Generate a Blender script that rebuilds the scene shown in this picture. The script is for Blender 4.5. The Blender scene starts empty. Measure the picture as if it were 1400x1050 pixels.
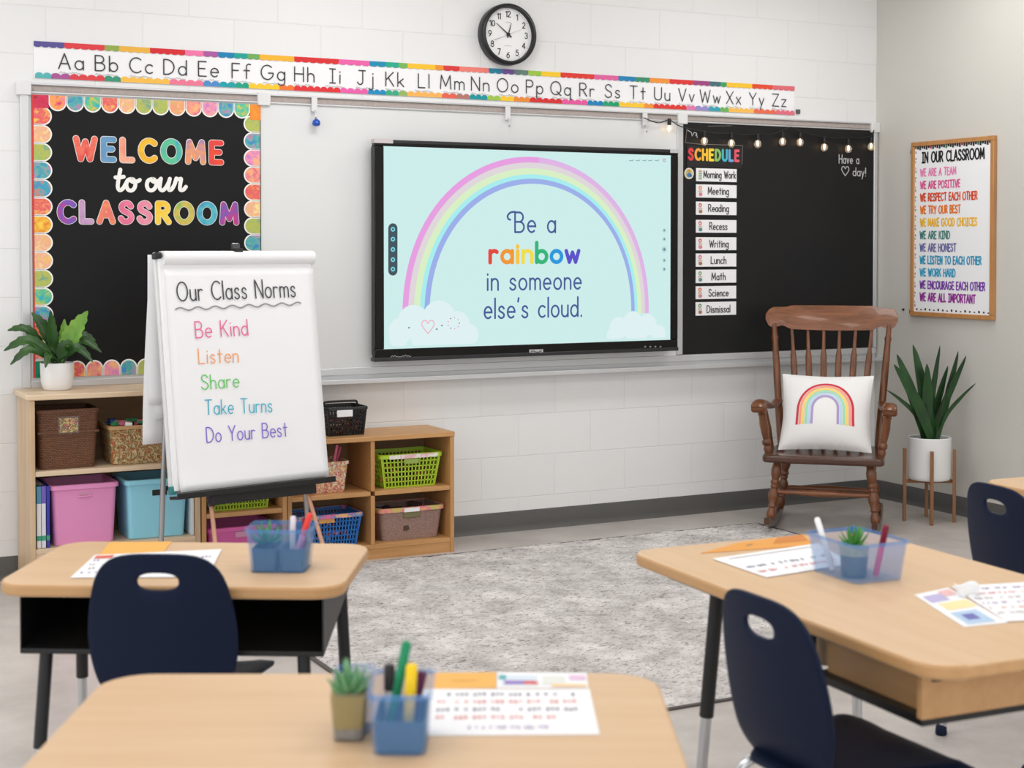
import bpy, math, random
from mathutils import Vector, Matrix

sc = bpy.context.scene
C = sc.collection
rnd = random.Random(7)
PI = math.pi

# ------------------------------------------------------------------ camera
F_PX, YAW, PIT, SHY = 2077.65, 0.4748863, 0.0256997, -133.887
CAM = Vector((-5.657, -6.587, 1.3907))
cam_d = bpy.data.cameras.new('camera')
cam_d.sensor_width = 36.0
cam_d.lens = F_PX / 1400 * 36
cam_d.shift_y = SHY / 1400
cam_d.clip_start = 0.05
cam_d.dof.use_dof = True
cam_d.dof.focus_distance = 6.7
cam_d.dof.aperture_fstop = 4.6
cam = bpy.data.objects.new('camera', cam_d)
cam.location = CAM
cam.rotation_euler = (PI / 2 - PIT, 0, -YAW)
C.objects.link(cam)
sc.camera = cam

# ------------------------------------------------------------------ world, lights, exposure
w = bpy.data.worlds.new('world')
sc.world = w
w.use_nodes = True
bg = w.node_tree.nodes['Background']
bg.inputs[0].default_value = (0.97, 0.985, 1.0, 1)
bg.inputs[1].default_value = 1.36


def area(name, loc, size, power, color=(1, 1, 1), rot=(0, 0, 0)):
    d = bpy.data.lights.new(name, 'AREA')
    d.shape = 'RECTANGLE'
    d.size, d.size_y = size
    d.energy = power
    d.color = color
    o = bpy.data.objects.new(name, d)
    o.location = loc
    o.rotation_euler = rot
    C.objects.link(o)
    return o


for x in (-5.6, -3.2, -0.95):
    for y, pw in ((-1.15, 15), (-3.7, 14), (-6.7, 13)):
        area('ceiling_lamp', (x, y, 2.96), (1.2, 0.6), pw, (1, 0.995, 0.985))

sc.view_settings.view_transform = 'Standard'
sc.view_settings.look = 'None'
sc.view_settings.exposure = 0.12
sc.view_settings.gamma = 1.0
sc.view_settings.use_curve_mapping = False
sc.cycles.use_denoising = True
sc.cycles.max_bounces = 10


# ------------------------------------------------------------------ materials
def lin(c):
    r = []
    for v in c:
        v = v / 255.0
        r.append(v / 12.92 if v <= 0.04045 else ((v + 0.055) / 1.055) ** 2.4)
    return (r[0], r[1], r[2], 1.0)


_mc = {}


def mat(name, col, rough=0.5, metal=0.0, noise=0.0, nscale=8.0, bump=0.0, bscale=60.0, trans=0.0, alpha=1.0,
        emit=0.0, spec=0.5, stretch=(1, 1, 1), col2=None, coat=0.0, sss=0.0):
    if name in _mc:
        return _mc[name]
    m = bpy.data.materials.new(name)
    m.use_nodes = True
    nt = m.node_tree
    b = nt.nodes['Principled BSDF']
    b.inputs['Base Color'].default_value = lin(col)
    b.inputs['Roughness'].default_value = rough
    b.inputs['Metallic'].default_value = metal
    b.inputs['Specular IOR Level'].default_value = spec
    b.inputs['Transmission Weight'].default_value = trans
    b.inputs['Alpha'].default_value = alpha
    b.inputs['Coat Weight'].default_value = coat
    if emit > 0:
        b.inputs['Emission Color'].default_value = lin(col)
        b.inputs['Emission Strength'].default_value = emit
        b.inputs['Base Color'].default_value = (0.01, 0.01, 0.01, 1)
    if noise > 0 or col2:
        tc = nt.nodes.new('ShaderNodeTexCoord')
        mp = nt.nodes.new('ShaderNodeMapping')
        mp.inputs['Scale'].default_value = stretch
        nz = nt.nodes.new('ShaderNodeTexNoise')
        nz.inputs['Scale'].default_value = nscale
        nz.inputs['Detail'].default_value = 6
        rp = nt.nodes.new('ShaderNodeValToRGB')
        rp.color_ramp.elements[0].position = 0.32
        rp.color_ramp.elements[1].position = 0.68
        c1 = lin(col)
        c2 = lin(col2) if col2 else tuple(min(1, x * (1 - noise)) for x in c1[:3]) + (1,)
        rp.color_ramp.elements[0].color = c2
        rp.color_ramp.elements[1].color = c1
        nt.links.new(tc.outputs['Object'], mp.inputs[0])
        nt.links.new(mp.outputs[0], nz.inputs['Vector'])
        nt.links.new(nz.outputs['Fac'], rp.inputs[0])
        nt.links.new(rp.outputs[0], b.inputs['Base Color'])
    if bump > 0:
        tc = nt.nodes.new('ShaderNodeTexCoord')
        nz = nt.nodes.new('ShaderNodeTexNoise')
        nz.inputs['Scale'].default_value = bscale
        nz.inputs['Detail'].default_value = 4
        bp = nt.nodes.new('ShaderNodeBump')
        bp.inputs['Strength'].default_value = bump
        bp.inputs['Distance'].default_value = 0.004
        nt.links.new(tc.outputs['Object'], nz.inputs['Vector'])
        nt.links.new(nz.outputs['Fac'], bp.inputs['Height'])
        nt.links.new(bp.outputs[0], b.inputs['Normal'])
    _mc[name] = m
    return m


def flat(col, rough=0.6):
    return mat('print_%d_%d_%d' % tuple(int(x) for x in col), col, rough, spec=0.3)


def glow(col):
    return mat('screen_%d_%d_%d' % tuple(int(x) for x in col), col, 0.5, emit=0.92, spec=0.0)


def block_wall_mat():
    m = bpy.data.materials.new('painted_block')
    m.use_nodes = True
    nt = m.node_tree
    b = nt.nodes['Principled BSDF']
    b.inputs['Roughness'].default_value = 0.42
    tc = nt.nodes.new('ShaderNodeTexCoord')
    sp = nt.nodes.new('ShaderNodeSeparateXYZ')
    ad = nt.nodes.new('ShaderNodeMath')
    ad.operation = 'ADD'
    ad.inputs[1].default_value = 0.0402
    cb = nt.nodes.new('ShaderNodeCombineXYZ')
    br = nt.nodes.new('ShaderNodeTexBrick')
    br.inputs['Scale'].default_value = 1.0
    br.inputs['Brick Width'].default_value = 0.4064
    br.inputs['Row Height'].default_value = 0.2032
    br.inputs['Mortar Size'].default_value = 0.0032
    br.inputs['Mortar Smooth'].default_value = 0.6
    br.inputs['Color1'].default_value = lin((234, 234, 234))
    br.inputs['Color2'].default_value = lin((232, 232, 232))
    br.inputs['Mortar'].default_value = lin((228, 228, 228))
    nz = nt.nodes.new('ShaderNodeTexNoise')
    nz.inputs['Scale'].default_value = 90
    nz.inputs['Detail'].default_value = 5
    mx = nt.nodes.new('ShaderNodeMath')
    mx.operation = 'MULTIPLY_ADD'
    mx.inputs[1].default_value = -1.0
    ms = nt.nodes.new('ShaderNodeMath')
    ms.operation = 'MULTIPLY'
    ms.inputs[1].default_value = 0.22
    bp = nt.nodes.new('ShaderNodeBump')
    bp.inputs['Strength'].default_value = 0.42
    bp.inputs['Distance'].default_value = 0.004
    L = nt.links.new
    L(tc.outputs['Object'], sp.inputs[0])
    L(sp.outputs['X'], cb.inputs['X'])
    L(sp.outputs['Z'], ad.inputs[0])
    L(ad.outputs[0], cb.inputs['Y'])
    L(cb.outputs[0], br.inputs['Vector'])
    L(br.outputs['Color'], b.inputs['Base Color'])
    L(tc.outputs['Object'], nz.inputs['Vector'])
    L(nz.outputs['Fac'], ms.inputs[0])
    L(br.outputs['Fac'], mx.inputs[0])
    L(ms.outputs[0], mx.inputs[2])
    L(mx.outputs[0], bp.inputs['Height'])
    L(bp.outputs[0], b.inputs['Normal'])
    return m


def concrete_mat():
    m = bpy.data.materials.new('polished_concrete')
    m.use_nodes = True
    nt = m.node_tree
    b = nt.nodes['Principled BSDF']
    b.inputs['Roughness'].default_value = 0.3
    tc = nt.nodes.new('ShaderNodeTexCoord')
    n1 = nt.nodes.new('ShaderNodeTexNoise')
    n1.inputs['Scale'].default_value = 3.2
    n1.inputs['Detail'].default_value = 8
    n1.inputs['Roughness'].default_value = 0.65
    rp = nt.nodes.new('ShaderNodeValToRGB')
    rp.color_ramp.elements[0].position = 0.3
    rp.color_ramp.elements[0].color = lin((176, 169, 164))
    rp.color_ramp.elements[1].position = 0.7
    rp.color_ramp.elements[1].color = lin((208, 201, 196))
    L = nt.links.new
    L(tc.outputs['Object'], n1.inputs['Vector'])
    L(n1.outputs['Fac'], rp.inputs[0])
    L(rp.outputs[0], b.inputs['Base Color'])
    return m


def rug_mat():
    m = bpy.data.materials.new('rug_pile')
    m.use_nodes = True
    nt = m.node_tree
    b = nt.nodes['Principled BSDF']
    b.inputs['Roughness'].default_value = 0.95
    b.inputs['Specular IOR Level'].default_value = 0.1
    tc = nt.nodes.new('ShaderNodeTexCoord')
    n1 = nt.nodes.new('ShaderNodeTexNoise')
    n1.inputs['Scale'].default_value = 5.0
    n1.inputs['Detail'].default_value = 6
    n1.inputs['Roughness'].default_value = 0.7
    r1 = nt.nodes.new('ShaderNodeValToRGB')
    r1.color_ramp.elements[0].position = 0.35
    r1.color_ramp.elements[0].color = lin((178, 173, 171))
    r1.color_ramp.elements[1].position = 0.68
    r1.color_ramp.elements[1].color = lin((232, 227, 225))
    mp = nt.nodes.new('ShaderNodeMapping')
    mp.inputs['Scale'].default_value = (1, 1.8, 1)
    n2 = nt.nodes.new('ShaderNodeTexNoise')
    n2.inputs['Scale'].default_value = 50
    n2.inputs['Detail'].default_value = 3
    n2.inputs['Distortion'].default_value = 1.2
    r2 = nt.nodes.new('ShaderNodeValToRGB')
    r2.color_ramp.elements[0].position = 0.33
    r2.color_ramp.elements[0].color = lin((168, 160, 158))
    r2.color_ramp.elements[1].position = 0.47
    r2.color_ramp.elements[1].color = (1, 1, 1, 1)
    mx = nt.nodes.new('ShaderNodeMix')
    mx.data_type = 'RGBA'
    mx.blend_type = 'MULTIPLY'
    mx.inputs[0].default_value = 0.9
    bp = nt.nodes.new('ShaderNodeBump')
    bp.inputs['Strength'].default_value = 0.6
    bp.inputs['Distance'].default_value = 0.008
    L = nt.links.new
    L(tc.outputs['Object'], n1.inputs['Vector'])
    L(tc.outputs['Object'], mp.inputs[0])
    L(mp.outputs[0], n2.inputs['Vector'])
    L(n1.outputs['Fac'], r1.inputs[0])
    L(n2.outputs['Fac'], r2.inputs[0])
    L(r1.outputs[0], mx.inputs[6])
    L(r2.outputs[0], mx.inputs[7])
    L(mx.outputs[2], b.inputs['Base Color'])
    L(n2.outputs['Fac'], bp.inputs['Height'])
    L(bp.outputs[0], b.inputs['Normal'])
    return m


def weave_mat(name, c1, c2, scale=70):
    if name in _mc:
        return _mc[name]
    m = bpy.data.materials.new(name)
    m.use_nodes = True
    nt = m.node_tree
    b = nt.nodes['Principled BSDF']
    b.inputs['Roughness'].default_value = 0.7
    tc = nt.nodes.new('ShaderNodeTexCoord')
    sp = nt.nodes.new('ShaderNodeSeparateXYZ')
    ad = nt.nodes.new('ShaderNodeMath')
    cb = nt.nodes.new('ShaderNodeCombineXYZ')
    ck = nt.nodes.new('ShaderNodeTexBrick')
    ck.inputs['Scale'].default_value = scale
    ck.inputs['Brick Width'].default_value = 0.8
    ck.inputs['Row Height'].default_value = 0.4
    ck.inputs['Mortar Size'].default_value = 0.06
    ck.inputs['Color1'].default_value = lin(c1)
    ck.inputs['Color2'].default_value = lin(tuple(0.85 * x for x in c1))
    ck.inputs['Mortar'].default_value = lin(c2)
    bp = nt.nodes.new('ShaderNodeBump')
    bp.inputs['Strength'].default_value = 0.7
    bp.inputs['Distance'].default_value = 0.003
    bp.invert = True
    L = nt.links.new
    L(tc.outputs['Object'], sp.inputs[0])
    L(sp.outputs['X'], ad.inputs[0])
    L(sp.outputs['Y'], ad.inputs[1])
    L(ad.outputs[0], cb.inputs['X'])
    L(sp.outputs['Z'], cb.inputs['Y'])
    sh = nt.nodes.new('ShaderNodeVectorMath')
    sh.inputs[1].default_value = (3.017, 3.013, 0)
    L(cb.outputs[0], sh.inputs[0])
    L(sh.outputs[0], ck.inputs['Vector'])
    L(ck.outputs['Color'], b.inputs['Base Color'])
    L(ck.outputs['Fac'], bp.inputs['Height'])
    L(bp.outputs[0], b.inputs['Normal'])
    _mc[name] = m
    return m


def patches_mat(name, cols, scale=40):
    """irregular patches of several printed colours"""
    if name in _mc:
        return _mc[name]
    m = bpy.data.materials.new(name)
    m.use_nodes = True
    nt = m.node_tree
    b = nt.nodes['Principled BSDF']
    b.inputs['Roughness'].default_value = 0.55
    b.inputs['Specular IOR Level'].default_value = 0.3
    tc = nt.nodes.new('ShaderNodeTexCoord')
    vo = nt.nodes.new('ShaderNodeTexNoise')
    vo.inputs['Scale'].default_value = scale
    vo.inputs['Detail'].default_value = 3
    vo.inputs['Distortion'].default_value = 0.8
    rp = nt.nodes.new('ShaderNodeValToRGB')
    n = len(cols)
    rp.color_ramp.elements[0].position = 0.30
    rp.color_ramp.elements[0].color = lin(cols[0])
    rp.color_ramp.elements[1].position = 0.70
    rp.color_ramp.elements[1].color = lin(cols[-1])
    for i in range(1, n - 1):
        e = rp.color_ramp.elements.new(0.30 + 0.40 * i / (n - 1))
        e.color = lin(cols[i])
    L = nt.links.new
    L(tc.outputs['Object'], vo.inputs['Vector'])
    L(vo.outputs['Fac'], rp.inputs[0])
    L(rp.outputs[0], b.inputs['Base Color'])
    _mc[name] = m
    return m


def wood(name, c1, c2, rough=0.35, axis=0, scale=5.0, coat=0.0):
    st = [9, 9, 9]
    st[axis] = 0.7
    return mat(name, c1, rough, col2=c2, nscale=scale, stretch=tuple(st), coat=coat)


M_WHITE_METAL = mat('white_enamel', (226, 226, 226), 0.35)
M_BOARD = mat('whiteboard_enamel', (225, 226, 226), 0.22)
M_CHALK = mat('black_board', (22, 22, 23), 0.5, noise=0.12, nscale=4, spec=0.3)
M_ALU = mat('aluminium', (212, 213, 215), 0.38, metal=0.55)
M_CORK = mat('rail_cork', (182, 170, 165), 0.8, noise=0.15, nscale=60)
M_BLACK = mat('black_plastic', (16, 16, 18), 0.35)
M_BLACKGLOSS = mat('gloss_black', (8, 8, 9), 0.2, spec=0.3)
M_BLACKMETAL = mat('black_steel', (17, 17, 19), 0.45)
M_CHROME = mat('chrome', (205, 208, 212), 0.16, metal=1.0)
M_GREYMETAL = mat('grey_steel', (168, 168, 168), 0.35, metal=0.7)
M_NAVY = mat('navy_plastic', (15, 26, 51), 0.5, bump=0.04, bscale=300, spec=0.18)
M_PAPER = mat('paper', (243, 243, 245), 0.75, spec=0.2)
M_LAMINATE = wood('maple_laminate', (218, 184, 146), (211, 175, 135), 0.42, 0, 3.0)
M_EDGE = wood('maple_edge', (200, 156, 108), (190, 146, 97), 0.42, 0, 4.0)
M_BIRCH = wood('birch_veneer', (226, 202, 172), (214, 187, 155), 0.45, 0, 4.0)
M_OAK = wood('oak_veneer', (206, 157, 103), (190, 139, 86), 0.42, 0, 4.0)
M_OAKV = wood('oak_veneer_upright', (203, 153, 99), (187, 136, 83), 0.42, 2, 4.0)
M_BIRCHV = wood('birch_veneer_upright', (214, 186, 152), (196, 166, 130), 0.45, 2, 4.0)
M_DARKBACK = wood('shelf_back', (150, 118, 84), (136, 104, 72), 0.6, 0, 4.0)
M_CHAIRWOOD = wood('stained_maple', (128, 74, 37), (86, 46, 19), 0.3, 2, 6.0, coat=0.2)
M_CHAIRWOODX = wood('stained_maple_rail', (140, 86, 52), (104, 60, 32), 0.28, 0, 6.0, coat=0.25)
M_CHAIRDARK = wood('stained_maple_seat', (84, 48, 26), (64, 35, 18), 0.3, 0, 6.0, coat=0.3)
M_STANDWOOD = wood('stand_wood', (150, 104, 66), (128, 85, 52), 0.5, 2, 6.0)
M_POT = mat('white_ceramic', (236, 236, 236), 0.32)
M_SOIL = mat('potting_soil', (40, 32, 27), 0.95, noise=0.5, nscale=80, bump=0.6)
M_LEAF = mat('green_leaf', (48, 92, 30), 0.4, col2=(26, 60, 18), nscale=14)
M_LEAFB = mat('bright_leaf', (122, 166, 54), 0.38, col2=(86, 136, 40), nscale=20)
M_SNAKE = mat('agave_leaf', (38, 82, 34), 0.38, col2=(22, 54, 24), nscale=8)
M_SUCC = mat('pale_succulent', (128, 178, 130), 0.45, col2=(96, 152, 104), nscale=30)
M_SUCCG = mat('green_succulent', (82, 160, 70), 0.45, col2=(58, 130, 52), nscale=30)
M_BASE = mat('rubber_base', (88, 87, 85), 0.42, noise=0.06, nscale=3)
M_CLEARBLUE = mat('clear_blue_plastic', (98, 158, 222), 0.15, alpha=0.22, spec=0.5)
M_CLEARBLUEDARK = mat('dense_blue_plastic', (88, 108, 128), 0.4, alpha=0.92)
M_GLASS = mat('bulb_glass', (250, 240, 225), 0.02, alpha=0.22, spec=0.6)
M_CLEAR = mat('clear_acrylic', (235, 238, 240), 0.08, alpha=0.07)


# ------------------------------------------------------------------ mesh builder
class MB:
    def __init__(self):
        self.v, self.f, self.m, self.mats = [], [], [], []

    def mi(self, m):
        if m not in self.mats:
            self.mats.append(m)
        return self.mats.index(m)

    def add(self, vs, fs, m):
        o = len(self.v)
        self.v += [tuple(p) for p in vs]
        k = self.mi(m)
        for f in fs:
            self.f.append(tuple(i + o for i in f))
            self.m.append(k)

    def box(self, lo, hi, m, X=None):
        x0, y0, z0 = lo
        x1, y1, z1 = hi
        vs = [(x0, y0, z0), (x1, y0, z0), (x1, y1, z0), (x0, y1, z0), (x0, y0, z1), (x1, y0, z1), (x1, y1, z1), (x0, y1, z1)]
        if X:
            vs = [X @ Vector(p) for p in vs]
        self.add(vs, [(0, 3, 2, 1), (4, 5, 6, 7), (0, 1, 5, 4), (1, 2, 6, 5), (2, 3, 7, 6), (3, 0, 4, 7)], m)

    def hexa(self, b, t, m):
        """b, t: four bottom and four top points, counter-clockwise from above"""
        self.add(list(b) + list(t), [(0, 3, 2, 1), (4, 5, 6, 7), (0, 1, 5, 4), (1, 2, 6, 5), (2, 3, 7, 6), (3, 0, 4, 7)], m)

    def tube(self, pts, r, m, n=12, caps=True, flat=1.0, up=None):
        pts = [Vector(p) for p in pts]
        rs = r if isinstance(r, (list, tuple)) else [r] * len(pts)
        vs, fs = [], []
        ref = Vector(up) if up else None
        prevx = None
        for i, p in enumerate(pts):
            a = pts[max(0, i - 1)]
            b = pts[min(len(pts) - 1, i + 1)]
            d = (b - a).normalized()
            if ref is not None:
                x = d.cross(ref)
            elif prevx is None:
                x = d.cross(Vector((0, 0, 1)) if abs(d.z) < 0.9 else Vector((1, 0, 0)))
            else:
                x = prevx - d * prevx.dot(d)
            x.normalize()
            prevx = x
            y = d.cross(x)
            for k in range(n):
                t = 2 * PI * k / n
                vs.append(p + x * math.cos(t) * rs[i] + y * math.sin(t) * rs[i] * flat)
        for i in range(len(pts) - 1):
            for k in range(n):
                a, b = i * n + k, i * n + (k + 1) % n
                fs.append((a, a + n, b + n, b))
        if caps:
            fs.append(tuple(range(n)))
            fs.append(tuple(reversed(range((len(pts) - 1) * n, len(pts) * n))))
        fs = [tuple(reversed(f)) for f in fs]
        self.add(vs, [tuple(reversed(f)) for f in fs], m)

    def lathe(self, prof, m, c=(0, 0, 0), n=32, X=None):
        vs, fs = [], []
        for r, z in prof:
            for k in range(n):
                t = 2 * PI * k / n
                p = Vector((c[0] + r * math.cos(t), c[1] + r * math.sin(t), c[2] + z))
                vs.append(X @ p if X else p)
        for i in range(len(prof) - 1):
            for k in range(n):
                a, b = i * n + k, i * n + (k + 1) % n
                fs.append((a, b, b + n, a + n))
        if prof[0][0] > 1e-5:
            fs.append(tuple(reversed(range(n))))
        if prof[-1][0] > 1e-5:
            fs.append(tuple(range((len(prof) - 1) * n, len(prof) * n)))
        self.add(vs, fs, m)

    def turned(self, p0, p1, prof, m, n=14):
        """lathe profile [(radius, fraction)] along p0 -> p1"""
        p0, p1 = Vector(p0), Vector(p1)
        self.tube([p0.lerp(p1, t) for r, t in prof], [r for r, t in prof], m, n)

    def prism(self, poly, z0, z1, m, X=None, mside=None):
        n = len(poly)
        vs = [Vector((x, y, z0)) for x, y in poly] + [Vector((x, y, z1)) for x, y in poly]
        if X:
            vs = [X @ p for p in vs]
        self.add(vs, [tuple(reversed(range(n))), tuple(range(n, 2 * n))], m)
        o = len(self.v) - 2 * n
        k = self.mi(mside or m)
        for i in range(n):
            j = (i + 1) % n
            self.f.append((o + i, o + j, o + n + j, o + n + i))
            self.m.append(k)

    def grid(self, fn, nu, nv, m, closed_u=False):
        vs = [fn(i / nu, j / nv) for j in range(nv + 1) for i in range(nu + (0 if closed_u else 1))]
        w_ = nu if closed_u else nu + 1
        fs = []
        for j in range(nv):
            for i in range(nu):
                a = j * w_ + i
                b = j * w_ + (i + 1) % w_
                fs.append((a, b, b + w_, a + w_))
        self.add(vs, fs, m)

    def build(self, name, parent=None, bevel=0.0, smooth=40, solid=0.0, subsurf=0, segs=2, offset=-1.0):
        me = bpy.data.meshes.new(name)
        me.from_pydata(self.v, [], self.f)
        for m in self.mats:
            me.materials.append(m)
        me.polygons.foreach_set('material_index', self.m)
        if smooth:
            me.polygons.foreach_set('use_smooth', [True] * len(self.f))
            me.set_sharp_from_angle(angle=math.radians(smooth))
        me.update()
        o = bpy.data.objects.new(name, me)
        C.objects.link(o)
        if parent is not None:
            o.parent = parent
        if solid:
            md = o.modifiers.new('solid', 'SOLIDIFY')
            md.thickness = solid
            md.offset = offset
        if subsurf:
            md = o.modifiers.new('sub', 'SUBSURF')
            md.levels = md.render_levels = subsurf
        if bevel:
            md = o.modifiers.new('bevel', 'BEVEL')
            md.width = bevel
            md.segments = segs
            md.limit_method = 'ANGLE'
            md.angle_limit = math.radians(40)
            md.harden_normals = False
        return o


def tag(o, label, cat, group=None):
    o['label'] = label
    o['category'] = cat
    if group:
        o['group'] = group
    return o


def thing(name, label, cat, loc=(0, 0, 0), rz=0.0, group=None):
    o = bpy.data.objects.new(name, None)
    o.empty_display_size = 0.05
    o.location = loc
    o.rotation_euler = (0, 0, rz)
    C.objects.link(o)
    return tag(o, label, cat, group)


def struct(o):
    o['kind'] = 'structure'
    return o


def dup(o, parent=None):
    c = o.copy()
    C.objects.link(c)
    c.parent = parent
    for ch in list(o.children):
        dup(ch, c)
    return c


def ell(cx, cy, rx, ry, a0, a1, n=16):
    return [(cx + rx * math.cos(math.radians(a0 + (a1 - a0) * i / n)), cy + ry * math.sin(math.radians(a0 + (a1 - a0) * i / n))) for i in range(n + 1)]


def rrect(w_, d_, r, n=6, cx=0, cy=0):
    p = []
    for sx, sy, a in ((1, 1, 0), (-1, 1, 90), (-1, -1, 180), (1, -1, 270)):
        p += ell(cx + sx * (w_ / 2 - r), cy + sy * (d_ / 2 - r), r, r, a, a + 90, n)
    return p


def spline(pts, k=6):
    """Catmull-Rom through points of any dimension"""
    P = [Vector(p) for p in pts]
    out = []
    for i in range(len(P) - 1):
        p0, p1, p2, p3 = P[max(0, i - 1)], P[i], P[i + 1], P[min(len(P) - 1, i + 2)]
        for j in range(k):
            t = j / k
            out.append(0.5 * ((2 * p1) + (p2 - p0) * t + (2 * p0 - 5 * p1 + 4 * p2 - p3) * t * t + (3 * p1 - p0 - 3 * p2 + p3) * t ** 3))
    out.append(P[-1])
    return out


# ------------------------------------------------------------------ flat planes that carry writing
class Plane:
    """a real plane in the room: origin, right and up; px() finds where a sight line of the photograph meets it"""

    def __init__(self, o, u, v):
        self.o, self.u, self.v = Vector(o), Vector(u).normalized(), Vector(v).normalized()
        self.n = self.u.cross(self.v)

    def px(self, x, y):
        Fw = Vector((math.sin(YAW) * math.cos(PIT), math.cos(YAW) * math.cos(PIT), -math.sin(PIT)))
        Rt = Vector((math.cos(YAW), -math.sin(YAW), 0))
        Up = Rt.cross(Fw)
        d = Fw + Rt * ((x - 700) / F_PX) + Up * ((525 + SHY - y) / F_PX)
        t = (self.o - CAM).dot(self.n) / d.dot(self.n)
        q = CAM + d * t - self.o
        return q.dot(self.u), q.dot(self.v)

    def at(self, a, b, h=0.0):
        return self.o + self.u * a + self.v * b + self.n * h


def back(y):
    return Plane((0, y, 0), (1, 0, 0), (0, 0, 1))


def A_(cx, cy, rx, ry, a0, a1, n=14):
    return ell(cx, cy, rx, ry, a0, a1, n)


def S_(pts):
    return [(p.x, p.y) for p in spline([(a, b, 0) for a, b in pts], 5)]


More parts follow.
